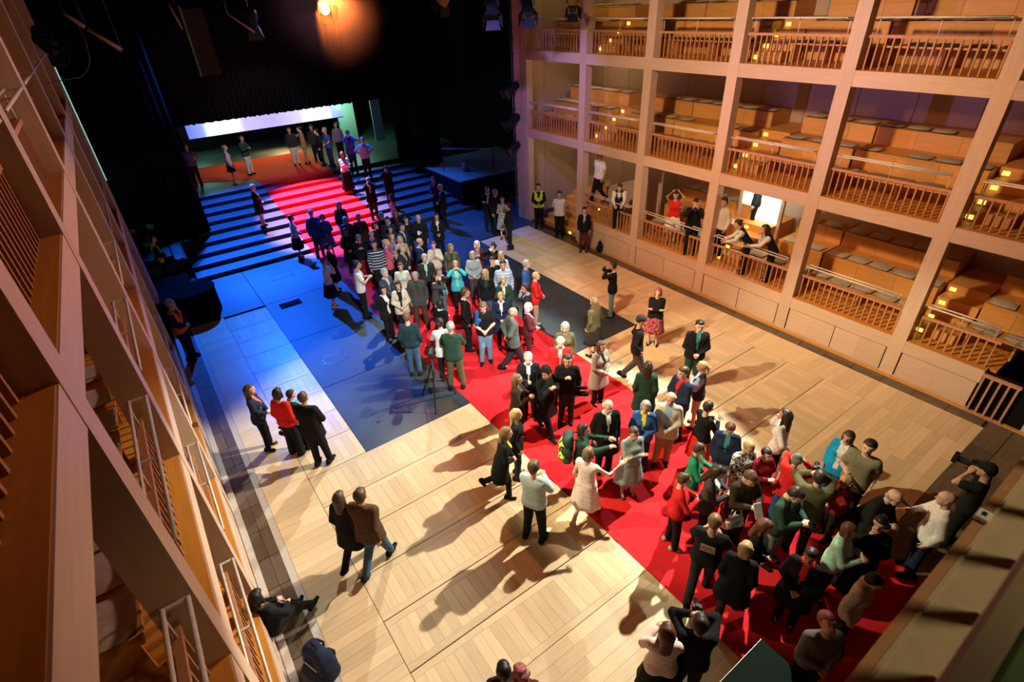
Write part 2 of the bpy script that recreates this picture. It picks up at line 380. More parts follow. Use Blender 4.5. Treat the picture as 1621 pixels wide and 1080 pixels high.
point('wing_work_light', (-1.9, 22.0, 2.6), 14, (.3, .9, .8), .1)
MBW = MB().box(-4.5, .5, 20.2, 24.5, -.02, .006).build('wing_floor', M_STAGE); tag(MBW, 'dull green grey floor of the left wing', 'floor')

# ------------------------------------------------------------------ galleries
LV = [.98, 3.65, 6.27]              # deck heights
BEAM = .30
CWD, CDP = .29, .27                 # column width along the hall, depth
YEND0, YEND1 = 17.05, 17.80
bal_me = MB().box(-.018, .018, -.0145, .0145, 0, .58).mesh('baluster', M_SLAT)
rail_post = MB().tube([(0, 0, 0), (0, 0, .30)], .011, 6).mesh('post', M_METAL, True)
def cushion_mesh():
    n = 6; vs = []; fs = []
    def z(u, v): return .034+.026*(1-u**4)*(1-v**4)-.006*math.cos(math.pi*u*1.5)*math.cos(math.pi*v*1.5)
    for sgn in (1, -1):
        for i in range(n+1):
            for j in range(n+1):
                u, v = -1+2*i/n, -1+2*j/n
                vs.append((.21*u*(1-.04*v*v), .225*v*(1-.04*u*u), .034+sgn*(z(u, v)-.034 if abs(u) < 1 and abs(v) < 1 else 0)))
    N = (n+1)**2
    for i in range(n):
        for j in range(n):
            a = i*(n+1)+j; fs.append((a, a+n+1, a+n+2, a+1)); fs.append((a+N, a+1+N, a+n+2+N, a+n+1+N))
    return MB().add(vs, fs).mesh('seat_cushion', M_CUSH, True)
CUSH = cushion_mesh()
M_LAMP = emit('step_lamp_glow', (1, .72, .08), 3.2)
ORD = ['first', 'second', 'third', 'fourth', 'fifth', 'sixth', 'seventh']
LVN = ['ground', 'middle', 'top']
def bay_words(i):      # bay i lies between YC[i] and YC[i+1]; counted from the stage end
    return ORD[5-i]
wall_root = {}
def gallery(side):
    d = 1 if side == 'right' else -1
    xf = XR if d > 0 else XL
    X = lambda t: xf+d*t           # t metres into the gallery
    root = MB().box(X(3.22), X(3.40), -3, 17.8, -.02, 10.9).build('wall_'+side, M_PLYZ); tag(root, kind='structure'); wall_root[side] = root
    # upright panels on the back wall
    for i in range(-1, 13):
        for L, z in enumerate(LV):
            y0 = .2+i*1.35
            MB().box(X(3.19), X(3.222), y0+.008, y0+1.342, z+.02, z+2.3).build('wall_panel', M_PLYZ, root)
    # columns and beams
    for y in YC:
        zb = 0
        MB().box(X(0), X(CDP), y-CWD/2, y+CWD/2, zb, 9.3).build('column', M_TIMBERZ, root)
    MB().box(X(0), X(CDP), YEND0, YEND0+.30, 0, 9.3).build('column', M_TIMBERZ, root)
    MB().box(X(-.02), X(CDP+.1), YEND0+.36, YEND1, 0, 9.3).build('column', M_TIMBERZ, root)
    ys = YC+[YEND0+.15]
    for L, z in enumerate(LV):
        for i in range(len(ys)-1):
            a, c = ys[i]+CWD/2, ys[i+1]-CWD/2
            if L == 0 and i == 5: continue
            if L == 0 and i == 0 and d > 0: a = 1.62
            MB().box(X(.006), X(.20), a+.002, c-.002, z-BEAM, z).build('beam', M_TIMBER, root)
            # deck boards
            MB().box(X(.20), X(3.2), a-.14, c+.14, z-.12, z-.004).build('deck', M_EDGE, root)
            MB().box(X(.02), X(.20), a-.0, c+.0, z-.001, z+.006).build('deck_edge_board', M_EDGE, root)
    MB().box(X(.20), X(3.2), YEND0-.1, YEND1, 3.65-.12, 3.646).build('deck', M_DECK, root)
    MB().box(X(0), X(3.4), -3, YEND1, 9.0, 9.3).build('roof_slab', M_PLY, root)
    for q in range(3): MB().box(X(.38+.95*q), X(.38+.95*q+.94), YEND1-.10, YEND1-.03, 0, 9.0).build('end_panel', M_PLYZ, root)
    # base panels under the ground deck, two or three to a bay with open joints
    for i in range(5):
        a, c = ys[i]+CWD/2+.02, ys[i+1]-CWD/2-.02
        if d > 0 and i == 0: a = 1.64
        MB().box(X(.06), X(.10), a-.02, c+.02, 0, LV[0]-BEAM).build('panel_backing', M_GAP, root)
        n = 4 if c-a > 2 else 2
        for k in range(n):
            y0 = a+(c-a)*k/n; y1 = a+(c-a)*(k+1)/n; g = .010 if k % 2 == 0 else .004
            MB().box(X(.015), X(.06), y0+(g if k % 2 == 0 else .001), y1-(.001 if k % 2 == 0 else .010), .06, LV[0]-BEAM-.02).build('base_panel', M_TIMBER, root)
        MB().box(X(.01), X(.06), a-.02, c+.02, 0, .05).build('plinth_board', M_TIMBER, root)
    # balustrades, handrails
    for L, z in enumerate(LV):
        for i in range(len(ys)-1):
            if L == 0 and i == 5: continue
            a, c = ys[i]+CWD/2, ys[i+1]-CWD/2
            if L == 0 and i == 0 and d > 0: a = 1.62
            wd = '%s %s gallery, %s bay from stage' % (LVN[L], side, bay_words(i))
            b = tag(empty('balustrade', (X(.18), (a+c)/2, z)), 'slatted wooden balustrade in '+wd, 'balustrade', 'gallery balustrades')
            MB().box(-.03, .03, a-(a+c)/2, c-(a+c)/2, .58, .635).build('top_rail', M_SLAT, b)
            n = max(3, int((c-a)/.137))
            for k in range(n): inst('baluster', bal_me, b, (0, a-(a+c)/2+(c-a)*(k+.5)/n, 0))
            h = tag(empty('handrail', (X(.18), (a+c)/2, z+.635)), 'twin bar pale handrail in '+wd, 'handrail', 'gallery handrails')
            hb = (a+c)/2; q0, q1 = a+.14-hb, c-.14-hb; xo, xi = -d*.17, -d*.02
            MB().tube([(xo, q0, .30), (xo, q1, .30)], .018, 8).build('outer_bar', M_METAL, h, True)
            MB().tube([(xi, q0, .30), (xi, q1, .30)], .016, 8).build('inner_bar', M_METAL, h, True)
            for q in (q0, 0, q1):
                MB().box(min(xo, xi)-.015, max(xo, xi)+.015, q-.014, q+.014, .285, .305).build('cross_tie', M_METAL, h)
                inst('post', rail_post, h, (0, q, 0))
    # tiers of bench seats with loose cushions; aisles with lit steps in every other bay
    T = [(.74, .40), (1.40, .80), (2.24, 1.20), (3.18, 0)]
    if d < 0: T = [(.44, .42), (1.30, .80), (2.24, 1.20), (3.18, 0)]
    for L, z in enumerate(LV):
        for i in range(0, 6):
            if i == 5 and L == 0: continue
            a, c = ys[i]+.02, ys[i+1]-.02
            aisle = i in (0, 2, 4)
            if d < 0 and i > 4: continue
            c2 = c-.85 if aisle else c
            if L == 0 and i == 4 and d > 0: continue        # stair parapet bay
            wdb = '%s %s gallery, %s bay from stage' % (LVN[L], side, bay_words(i))
            for k in range(3):
                if d < 0 and k == 2: continue
                t0, hh = T[k]; t1 = T[k+1][0]
                aa, cc = a, c2
                if L == 0 and i == 2 and d > 0 and k >= 1: cc = c2-.55
                bt = tag(empty('seating_tier', (X(t0), (aa+cc)/2, z)), '%s wooden bench tier in %s' % (['front', 'middle', 'back'][k], wdb), 'bench', 'gallery bench tiers')
                mid = (aa+cc)/2
                if k == 0:          # open bench: thin seat on slab legs
                    MB().box(-d*.015, d*.46, aa-mid, cc-mid, hh-.035, hh).build('seat_board', M_PLY, bt)
                    for q in (aa-mid+.08, 0, cc-mid-.08): MB().box(d*.04, d*.42, q-.02, q+.02, 0, hh-.035).build('slab_leg', M_PLY, bt)
                else:
                    MB().box(d*.02, d*(t1-t0-.02), aa-mid, cc-mid, 0, hh-.03).build('carcass', M_PLY, bt)
                    MB().box(-d*.015, d*(t1-t0-.02), aa-mid, cc-mid, hh-.03, hh).build('seat_board', M_PLY, bt)
                    nb = 3
                    for q in range(nb):
                        y0 = aa-mid+(cc-aa)*q/nb; y1 = aa-mid+(cc-aa)*(q+1)/nb
                        MB().box(0, d*.02, y0+.003, y1-.003, .01, hh-.032).build('front_panel', M_PLY, bt)
                if d < 0 and (i > 2 or L == 2): continue
                nc = max(2, int((cc-aa)/.50)); rr = random.Random(L*100+i*10+k+(d > 0)*1000)
                for q in range(nc):
                    if rr.random() < .1: continue
                    o = inst('seat_cushion', CUSH, None, (X(t0+.20+rr.uniform(-.03, .03)), cc-(cc-aa)*(q+.5)/nc+rr.uniform(-.03, .03), z+hh), (0, 0, rr.uniform(-.12, .12)))
                    tag(o, 'khaki cushion, %s along the %s tier, %s' % (ORD[q], ['front', 'middle', 'back'][k], wdb), 'cushion', 'khaki cushions on the gallery tiers')
            if aisle and not (d < 0 and i > 2):
                s = tag(empty('aisle_steps', (X(.58), c-.42, z)), 'aisle steps with yellow lamps in '+wdb, 'steps', 'gallery aisle steps')
                for q in range(4):
                    MB().box(d*(.4*q+.0), d*2.6, -.40, .40, .21*q, .21*(q+1)).build('step', M_PLY, s)
                    if d > 0:
                        MB().box(d*(.4*q)-.012, d*(.4*q), .22, .34, .21*q+.05, .21*q+.13).build('step_lamp', M_LAMP, s)
gallery('right'); gallery('left')
# back gallery under the camera: deck edge with lip, balusters, rail
br = MB().box(-.4, 12.7, -.15, .058, LV[2]-.12, LV[2]).build('wall_back_gallery', M_PLYZ); tag(br, kind='structure')
MB().box(-.4, 12.7, .05, .079, LV[2]-.30, LV[2]+.012).build('beam_lip', M_SLAT, br)
MB().box(-.4, 12.7, .040, .0505, LV[2], LV[2]+.014).build('deck_edge_strip', M_TIMBER, br)
MB().box(-.4, 12.7, -2.9, -.15, LV[2]-.12, LV[2]-.002).build('deck', M_DECK, br)
for L in (0, 1): MB().box(XL, XR, -.3, .02, LV[L]-.3, LV[L]).build('beam', M_TIMBER, br)
b = tag(empty('balustrade', (5, -.075, LV[2])), 'near wooden balustrade rail at the lower right corner of the view', 'balustrade', 'gallery balustrades')
MB().bevbox(-5.2, 7.7, -.006, .040, .60, .66, .008).build('top_rail', M_TIMBER, b); MB().bevbox(-5.2, 7.7, -.055, -.008, .60, .655, .006).build('inner_strip', flat('green_grey_strip', (.20, .30, .16), .6), b)
for k in range(44): inst('baluster', bal_me, b, (-4.6+k*.28, 0, .02))
wb = tag(empty('white_socket_box', (1.90, .062, 6.282)), 'small white box clipped on the balcony edge', 'box')
MB().bevbox(-.026, .026, -.016, .022, 0, .02, .003).build('housing', flat('white_plastic', (.7, .7, .68), .4), wb); MB().box(-.010, .010, -.004, .008, .02, .023).build('socket', M_DARKMETAL, wb)
# stair bay beside the stage, right side: steps up, sloping parapet, lamps
s = tag(empty('gallery_stairs', (13.0, 15.6, 0)), 'wooden stairs with yellow lamps rising behind the column by the stage', 'stairs')
for q in range(6):
    MB().box(.32*q, 3.0, -1.4, .9, .17*q, .17*(q+1)).build('step', M_PLY, s)
    if q in (0, 1, 3, 4): MB().box(.32*q-.012, .32*q, -.9-.06*q, -.78-.06*q, .17*q+.04, .17*q+.12).build('step_lamp', M_LAMP, s)
pr = tag(empty('stair_parapet', (14.2, 13.9, .98)), 'sloping plywood stair parapet behind the ground gallery', 'parapet')
MB().add([(0, -2.3, 0), (.12, -2.3, 0), (.12, .2, 0), (0, .2, 0), (0, -2.3, 1.75), (.12, -2.3, 1.75), (.12, .2, .75), (0, .2, .75)], [(0,3,2,1),(4,5,6,7),(0,1,5,4),(1,2,6,5),(2,3,7,6),(3,0,4,7)]).build('side_panel', M_PLYZ, pr)
MB().add([(-.03, -2.3, 1.75), (.15, -2.3, 1.75), (.15, .2, .75), (-.03, .2, .75), (-.03, -2.3, 1.79), (.15, -2.3, 1.79), (.15, .2, .79), (-.03, .2, .79)], [(0,3,2,1),(4,5,6,7),(0,1,5,4),(1,2,6,5),(2,3,7,6),(3,0,4,7)]).build('coping', M_TIMBER, pr)
# bright doorway in the back of the ground gallery
dr = tag(empty('door_1', (15.05, 8.42, 1.40)), kind='structure')
MB().box(0, .04, -.62, .62, 0, 1.95).build('lit_opening', emit('bright_foyer', (1, .97, .84), 3.0), dr)
MB().box(-.08, .02, .62, .72, 0, 2.0).build('door_frame', M_TIMBERZ, dr); MB().box(-.08, .02, -.72, -.62, 0, 2.0).build('door_frame', M_TIMBERZ, dr)
MB().box(-.55, .0, -.62, .62, -.45, .0).build('threshold', M_PLY, dr)
point('foyer_spill', (14.5, 8.4, 2.6), 35, (1, .95, .8), .3)
# floor level gate at the rear right corner
gt = tag(empty('floor_gate', (12.72, 1.30, 0)), 'short slatted gate at floor level in the rear right corner', 'gate')
for q in range(5): MB().box(-.02, .02, -.28+.14*q-.018, -.28+.14*q+.018, .04, .92).build('slat', M_SLAT, gt)
MB().box(-.025, .025, -.32, .32, .90, .97).build('top_rail', M_SLAT, gt); MB().box(-.025, .025, -.32, .32, 0, .05).build('bottom_rail', M_SLAT, gt)
jb = MB().box(12.80, 12.86, .1, 1.62, 0, .98).build('wall_corner_dark_panel', M_BLACK); tag(jb, kind='structure')  # black panel stands in for the shade inside the open corner

# ------------------------------------------------------------------ stage lanterns and battens
def lantern(loc, aim, label, glow=None, size=1.0, body=None):
    r = empty('stage_lantern', loc); r.rotation_euler = (Vector(aim)-Vector(loc)).to_track_quat('Y', 'Z').to_euler(); r.scale = (size,)*3
    tag(r, label, 'stage light', 'stage lanterns over the hall')
    MB().tube([(0, -.28, 0), (0, -.22, 0), (0, .05, 0), (0, .18, 0)], [.09, .13, .13, .12], 12).build('housing', body or M_DARKMETAL, r)
    MB().tube([(0, .18, 0), (0, .19, 0)], .105, 12).build('lens', glow or flat('dark_lens', (.03, .03, .04), .15), r)
    for a in range(4):
        c_, s_ = math.cos(a*math.pi/2), math.sin(a*math.pi/2)
        vs = [Vector((x*c_-z*s_, y, x*s_+z*c_)) for x, y, z in ((-.12, .18, .12), (.12, .18, .12), (.16, .36, .2), (-.16, .36, .2), (-.12, .185, .128), (.12, .185, .128), (.16, .365, .208), (-.16, .365, .208))]
        MB().add(vs, [(0,3,2,1),(4,5,6,7),(0,1,5,4),(1,2,6,5),(2,3,7,6),(3,0,4,7)]).build('barn_door', M_DARKMETAL, r)
    MB().tube([(.15, -.05, 0), (.15, -.05, .24), (-.15, -.05, .24), (-.15, -.05, 0)], .012, 6).build('yoke', M_DARKMETAL, r)
G_BLUE = emit('blue_lens', (.55, .75, 1), 9); G_OR = emit('amber_lens', (1, .55, .1), 14)
lantern((3.42, 15.0, 7.64), (3.9, 21, 1), 'blue white glowing stage lantern left of the amber glow', G_BLUE)
lantern((5.12, 15.0, 7.86), (5.0, 6, 3.4), 'amber glowing stage lantern at the top edge', G_OR, 1.1)
lantern((8.55, 15.0, 7.95), (7.5, 19, 3), 'dark stage lantern with orange lit side right of the amber glow', None, 1.2, flat('amber_lit_case', (.35, .20, .07), .5))  # amber light on the housing is painted as its colour
lantern((9.4, 14.0, 7.62), (6, 9, 2), 'black stage lantern first left of the right gallery', None, 1.3)
lantern((10.6, 14.0, 7.60), (7, 9, 2), 'black stage lantern close to the right gallery end', None, 1.3)
lantern((11.9, 13.6, 7.60), (8, 8, 2), 'yellow lit stage lantern before the top right gallery', None, 1.1, flat('yellow_lit_case', (.45, .30, .08), .5))  # yellow light on the housing is painted as its colour
lantern((12.5, 17.6, 5.0), (9, 18, 3), 'upper black lantern on the proscenium boom beside the right gallery', None, 1.1)
lantern((12.5, 17.6, 3.9), (9, 18, 2), 'middle black lantern on the proscenium boom beside the right gallery', None, 1.1)
lantern((12.5, 17.6, 2.9), (9, 18, 1), 'lower black lantern on the proscenium boom beside the right gallery', None, 1.0)
lantern((-.45, 14.6, 7.55), (4, 8, 1), 'dark lantern clamped at the top of the left gallery front', None, .9)
lantern((-.45, 13.4, 7.45), (4, 8, 1), 'second dark lantern clamped at the top of the left gallery front', None, .8)
bo = tag(empty('lighting_boom', (12.65, 17.75, 0)), 'vertical black lighting boom of ladder bars beside the right gallery', 'boom')
for x in (0, .28): MB().tube([(x, 0, 0), (x, 0, 8)], .025, 8).build('upright', flat('boom_steel', (.10, .12, .16), .35, .6), bo)
for q in range(16): MB().tube([(0, 0, .5+.47*q), (.28, 0, .5+.47*q)], .014, 6).build('rung', M_DARKMETAL, bo)
def batten(p, q, label, c, r=.03):
    b = tag(empty('lighting_batten', p), label, 'batten'); v = Vector(q)-Vector(p)
    MB().tube([(0, 0, 0), v], r, 8).build('bar', c, b, True); MB().tube([(0, 0, 0), (0, 0, 2.2)], .006, 5).build('suspension_wire', M_DARKMETAL, b); MB().tube([v, v+Vector((0, 0, 2.4))], .006, 5).build('suspension_wire', M_DARKMETAL, b)
CB = flat('warm_lit_bar', (.45, .28, .19), .5)  # bar colour carries the orange light falling on it
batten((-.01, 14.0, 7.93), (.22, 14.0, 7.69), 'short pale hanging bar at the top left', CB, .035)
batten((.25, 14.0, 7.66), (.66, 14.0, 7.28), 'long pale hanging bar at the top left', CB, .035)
batten((1.86, 15, 8.0), (1.96, 15, 7.55), 'thin amber lit hanging bar below the ceiling', CB, .02)
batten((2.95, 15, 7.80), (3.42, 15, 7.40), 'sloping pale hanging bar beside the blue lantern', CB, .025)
cab = MB().tube([(.13, 14.0, 7.78), (.14, 13.98, 7.45), (.10, 13.95, 7.2), (.0, 13.9, 7.02), (-.15, 13.9, 6.9), (-.70, 13.9, 6.85)], .008, 6).build('loose_cable', flat('grey_cable', (.2, .19, .18), .6), None, True)
tag(cab, 'thin loose cable hanging under the pale bars at the top left', 'cable')
sh = tag(empty('hanging_banner', (2.05, 15, 6.62)), 'dark narrow hanging panel with lit left edge', 'panel')
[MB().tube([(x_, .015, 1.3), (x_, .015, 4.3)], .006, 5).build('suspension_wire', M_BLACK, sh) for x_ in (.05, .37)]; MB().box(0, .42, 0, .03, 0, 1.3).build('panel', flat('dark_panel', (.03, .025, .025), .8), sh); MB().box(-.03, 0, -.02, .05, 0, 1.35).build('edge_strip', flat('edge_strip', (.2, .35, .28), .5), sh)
led = MB().box(-.64, -.615, 17.83, 17.87, 4.2, 7.0).build('light_strip', emit('cyan_strip', (.35, .95, .8), .6)); tag(led, 'thin cyan light strip beside the end of the left gallery', 'light strip')
# ball of thin haze round the amber lantern, its amber glow tinted in
hz_m = bpy.data.materials.new('amber_tinted_haze'); hz_m.use_nodes = True; nt_ = hz_m.node_tree; nt_.nodes.remove(nt_.nodes['Principled BSDF'])
vsn = nt_.nodes.new('ShaderNodeVolumeScatter'); vsn.inputs['Anisotropy'].default_value = .3; vsn.inputs['Color'].default_value = (1, .6, .3, 1); nt_.links.new(vsn.outputs[0], nt_.nodes['Material Output'].inputs['Volume'])
tc_h = nt_.nodes.new('ShaderNodeTexCoord'); mp_h = nt_.nodes.new('ShaderNodeMapping'); gr_h = nt_.nodes.new('ShaderNodeTexGradient'); gr_h.gradient_type = 'QUADRATIC_SPHERE'; mu_h = nt_.nodes.new('ShaderNodeMath'); mu_h.operation = 'MULTIPLY'; mu_h.inputs[1].default_value = .30
mp_h.inputs['Scale'].default_value = (2, 2, 2); mp_h.inputs['Location'].default_value = (-1, -1, -1)
nt_.links.new(tc_h.outputs['Generated'], mp_h.inputs[0]); nt_.links.new(mp_h.outputs[0], gr_h.inputs[0]); nt_.links.new(gr_h.outputs['Fac'], mu_h.inputs[0]); nt_.links.new(mu_h.outputs[0], vsn.inputs['Density'])
hz = MB().box(3.4, 6.8, 13.4, 16.2, 6.3, 9.7).build('stage_haze', hz_m); tag(hz, 'thin haze below the lighting bridge tinted amber for the lantern glow', 'haze', kind='stuff')

# ------------------------------------------------------------------ people: bodies and clothes grown as smooth surfaces
def cap(a, b, ra, rb, k=.03): return (np.array(a, float), np.array(b, float), ra, rb, k)
def field(prims, vox, pad=.05, cut=None, nt=None):
    lo = np.min([np.minimum(p[0]-max(p[2], p[3]), p[1]-max(p[2], p[3])) for p in prims], 0)-pad
    hi = np.max([np.maximum(p[0]+max(p[2], p[3]), p[1]+max(p[2], p[3])) for p in prims], 0)+pad
    n = np.ceil((hi-lo)/vox).astype(int)+1
    F = np.full(n, .3, np.float32)
    ax = [lo[i]+vox*np.arange(n[i]) for i in range(3)]
    for pi, (a, b, ra, rb, k) in enumerate(prims):
        if nt is not None and pi == nt:
            Xg, Yg, Zg = np.meshgrid(*ax, indexing='ij'); F = cut(F, Xg, Yg, Zg).astype(np.float32)
        R = max(ra, rb)+.07
        l = np.maximum(0, np.floor((np.minimum(a, b)-R-lo)/vox).astype(int)); h = np.minimum(n, np.ceil((np.maximum(a, b)+R-lo)/vox).astype(int)+1)
        x = ax[0][l[0]:h[0], None, None]-a[0]; y = ax[1][None, l[1]:h[1], None]-a[1]; z = ax[2][None, None, l[2]:h[2]]-a[2]
        ba = b-a; q = float(ba@ba)+1e-9
        t = np.clip((x*ba[0]+y*ba[1]+z*ba[2])/q, 0, 1)
        d = np.sqrt((x-t*ba[0])**2+(y-t*ba[1])**2+(z-t*ba[2])**2)-(ra+t*(rb-ra))
        s = F[l[0]:h[0], l[1]:h[1], l[2]:h[2]]
        g = np.clip(.5+.5*(s-d)/k, 0, 1)
        F[l[0]:h[0], l[1]:h[1], l[2]:h[2]] = s+(d-s)*g-k*g*(1-g)
    if cut is not None and (nt is None or nt >= len(prims)):
        Xg, Yg, Zg = np.meshgrid(*ax, indexing='ij'); F = cut(F, Xg, Yg, Zg)
    return F, lo
def nets(F, lo, vox):
    S = F < 0; nx, ny, nz = F.shape
    acc = np.zeros((nx-1, ny-1, nz-1, 3), np.float32); cnt = np.zeros((nx-1, ny-1, nz-1), np.float32)
    quads = []
    for ax in range(3):
        o = [(1 if i == ax else 0) for i in range(3)]
        A = F[:nx-o[0], :ny-o[1], :nz-o[2]]; B = F[o[0]:, o[1]:, o[2]:]
        ch = (A < 0) != (B < 0)
        I = np.argwhere(ch)
        if len(I) == 0: continue
        fa = A[ch]; fb = B[ch]; t = fa/(fa-fb)
        P = I.astype(np.float32); P[:, ax] += t
        u, v = [(1, 2), (2, 0), (0, 1)][ax]
        ok = (I[:, u] > 0) & (I[:, v] > 0) & (I[:, u] < F.shape[u]-1) & (I[:, v] < F.shape[v]-1)
        I, P, fa = I[ok], P[ok], fa[ok]
        c = []
        for du, dv in ((0, 0), (1, 0), (1, 1), (0, 1)):
            J = I.copy(); J[:, u] -= du; J[:, v] -= dv
            np.add.at(acc, (J[:, 0], J[:, 1], J[:, 2]), P); np.add.at(cnt, (J[:, 0], J[:, 1], J[:, 2]), 1)
            c.append(J)
        flip = fa > 0
        quads.append((c, flip))
    ids = np.full(cnt.shape, -1, np.int64); m = cnt > 0; ids[m] = np.arange(m.sum())
    V = acc[m]/cnt[m][:, None]*vox+lo
    Q = []
    for c, flip in quads:
        q = np.stack([ids[J[:, 0], J[:, 1], J[:, 2]] for J in c], 1)
        q[flip] = q[flip][:, ::-1]; Q.append(q)
    Q = np.concatenate(Q)
    return V, Q
def grow(prims, vox, cut=None, nt=None):
    F, lo = field(prims, vox, cut=cut, nt=nt); return nets(F, lo, vox)
def to_mesh(name, V, Q, mats, mi=None, smooth=True):
    me = bpy.data.meshes.new(name)
    me.vertices.add(len(V)); me.vertices.foreach_set('co', np.asarray(V, np.float32).ravel())
    me.loops.add(len(Q)*4); me.loops.foreach_set('vertex_index', np.asarray(Q, np.int32).ravel())
    me.polygons.add(len(Q)); me.polygons.foreach_set('loop_start', np.arange(len(Q), dtype=np.int32)*4)
    for m in mats: me.materials.append(m)
    if mi is not None: me.polygons.foreach_set('material_index', np.asarray(mi, np.int32))
    me.polygons.foreach_set('use_smooth', np.full(len(Q), smooth)); me.update(calc_edges=True); me.validate()
    return me
def join(parts):
    V = []; Q = []; M = []; n = 0
    for v, q, m in parts:
        V.append(v); Q.append(np.asarray(q)+n); M.append(np.full(len(q), m) if np.isscalar(m) else m); n += len(v)
    return np.concatenate(V), np.concatenate(Q), np.concatenate(M)
# head grown once: skull, jaw, nose, brow, ears, neck; origin at the skull centre, looking along +Y
def make_head(fem):
    j = .92 if fem else 1.0
    pr = [cap((0, -.018, .03), (0, .012, .035), .083, .078, .02), cap((0, .0, -.03), (0, .035, -.035), .066*j, .058*j, .04), cap((-.022*j, .055, -.085), (.022*j, .055, -.085), .030*j, .030*j, .05),
          cap((0, .092, .005), (0, .112, -.030), .010, .014, .012), cap((-.035, .080, .028), (.035, .080, .028), .012, .012, .03), cap((-.02, .088, -.058), (.02, .088, -.058), .010, .010, .014),
          cap((-.082, -.005, .012), (-.080, .0, -.028), .013, .009, .008), cap((.082, -.005, .012), (.080, .0, -.028), .013, .009, .008),
          cap((0, -.022, -.06), (0, -.035, -.16), .050*j, .054*j, .03)]
    V, Q = grow(pr, .0135)
    C = V[Q].mean(1)
    mi = np.zeros(len(Q), int)
    eye = (C[:, 1] > .068) & (abs(abs(C[:, 0])-.032) < .009) & (abs(C[:, 2]-.006) < .0065); mi[eye] = 1
    lip = (C[:, 1] > .075) & (abs(C[:, 0]) < .024) & (abs(C[:, 2]+.060) < .008); mi[lip] = 2
    brow = (C[:, 1] > .07) & (abs(abs(C[:, 0])-.034) < .016) & (abs(C[:, 2]-.034) < .004); mi[brow] = 3
    return V, Q, mi
HEAD = {0: make_head(False), 1: make_head(True)}
def hcut(lim):
    def c(F, X, Y, Z):       # keep the face clear
        return np.maximum(F, -(np.maximum(np.maximum(.035-Y+.0*X, Z-lim[0]), -1)))
    return c
def make_hair(kind):
    top = [cap((0, -.024, .042), (0, .008, .050), .094, .082, .02), cap((0, -.045, .0), (0, -.05, -.035), .080, .066, .04)]
    side = [cap((-.066, -.02, .02), (-.068, -.022, -.05), .030, .024, .03), cap((.066, -.02, .02), (.068, -.022, -.05), .030, .024, .03)]
    zlow = -.06
    if kind == 'short': pr = top; zlow = -.075
    elif kind == 'buzz': pr = [cap((0, -.020, .036), (0, .008, .040), .089, .080, .02), cap((0, -.04, .0), (0, -.045, -.03), .075, .064, .04)]; zlow = -.06
    elif kind == 'rim': pr = [cap((-.05, -.055, -.005), (.05, -.055, -.005), .046, .046, .02), cap((-.070, -.01, .0), (-.05, -.055, .0), .022, .04, .02), cap((.070, -.01, .0), (.05, -.055, .0), .022, .04, .02)]; zlow = -.075
    elif kind == 'bob': pr = top+[cap((-.070, -.01, .02), (-.074, .0, -.09), .036, .032, .03), cap((.070, -.01, .02), (.074, .0, -.09), .036, .032, .03), cap((-.04, -.075, 0), (-.045, -.075, -.10), .045, .042, .04), cap((.04, -.075, 0), (.045, -.075, -.10), .045, .042, .04)]; zlow = -.5
    elif kind == 'long': pr = top+side+[cap((-.068, -.015, .0), (-.085, -.01, -.20), .032, .026, .03), cap((.068, -.015, .0), (.085, -.01, -.20), .032, .026, .03), cap((-.045, -.08, 0), (-.05, -.105, -.30), .048, .032, .05), cap((.045, -.08, 0), (.05, -.105, -.30), .048, .032, .05), cap((0, -.09, 0), (0, -.115, -.34), .045, .028, .05)]; zlow = -.6
    elif kind == 'bun': pr = top+[cap((0, -.10, .055), (0, -.125, .065), .042, .038, .015)]; zlow = -.07
    elif kind == 'pony': pr = top+[cap((0, -.10, .04), (0, -.15, -.02), .03, .032, .02), cap((0, -.15, -.02), (0, -.15, -.20), .032, .014, .02)]; zlow = -.35
    elif kind == 'curly':
        rr = random.Random(3); pr = list(top)+side
        for _ in range(34):
            a = rr.uniform(0, 2*math.pi); e = rr.uniform(-.5, 1.4); p = (.095*math.cos(a)*math.cos(e), -.028+.095*math.sin(a)*math.cos(e), .035+.1*math.sin(e))
            if p[1] > .05 and p[2] < .06: continue
            pr.append(cap(p, p, .030, .030, .012))
        zlow = -.12
    elif kind == 'flatcap': pr = [cap((0, -.02, .058), (0, .01, .055), .098, .088, .02), cap((-.04, .085, .045), (.04, .085, .045), .030, .030, .03), cap((0, -.05, .02), (0, -.05, .02), .075, .075, .03)]; zlow = -.03
    elif kind == 'beanie': pr = [cap((0, -.02, .045), (0, -.025, .085), .098, .075, .03), cap((0, -.04, .01), (0, -.04, .01), .088, .088, .03)]; zlow = -.03
    def cut(F, X, Y, Z):
        line = .062 if kind not in ('flatcap', 'beanie') else .030
        front = np.minimum(Y-(.030 if kind in ('short', 'buzz', 'rim') else .022), line+.05*np.abs(X)-Z)      # carve the face
        F = np.maximum(F, np.minimum(front, .05))
        return np.maximum(F, zlow-Z)
    V, Q = grow(pr, .0155, cut)
    return V, Q
HAIRM = {}
def hair_mesh(kind):
    if kind not in HAIRM:
        V, Q = make_hair(kind); HAIRM[kind] = to_mesh('hat' if kind in ('flatcap', 'beanie') else 'hair', V, Q, [M_BLACK])
    return HAIRM[kind]
V_, Q_ = grow([cap((0, -.075, .045), (0, .03, .048), .047, .048, .04), cap((0, .03, .04), (0, .13, .030), .046, .036, .04), cap((0, -.07, .05), (0, -.06, .10), .046, .044, .03)], .018,
              lambda F, X, Y, Z: np.maximum(np.maximum(F, -Z), Z-.115))
SHOE = to_mesh('shoe', V_, Q_, [M_BLACK])
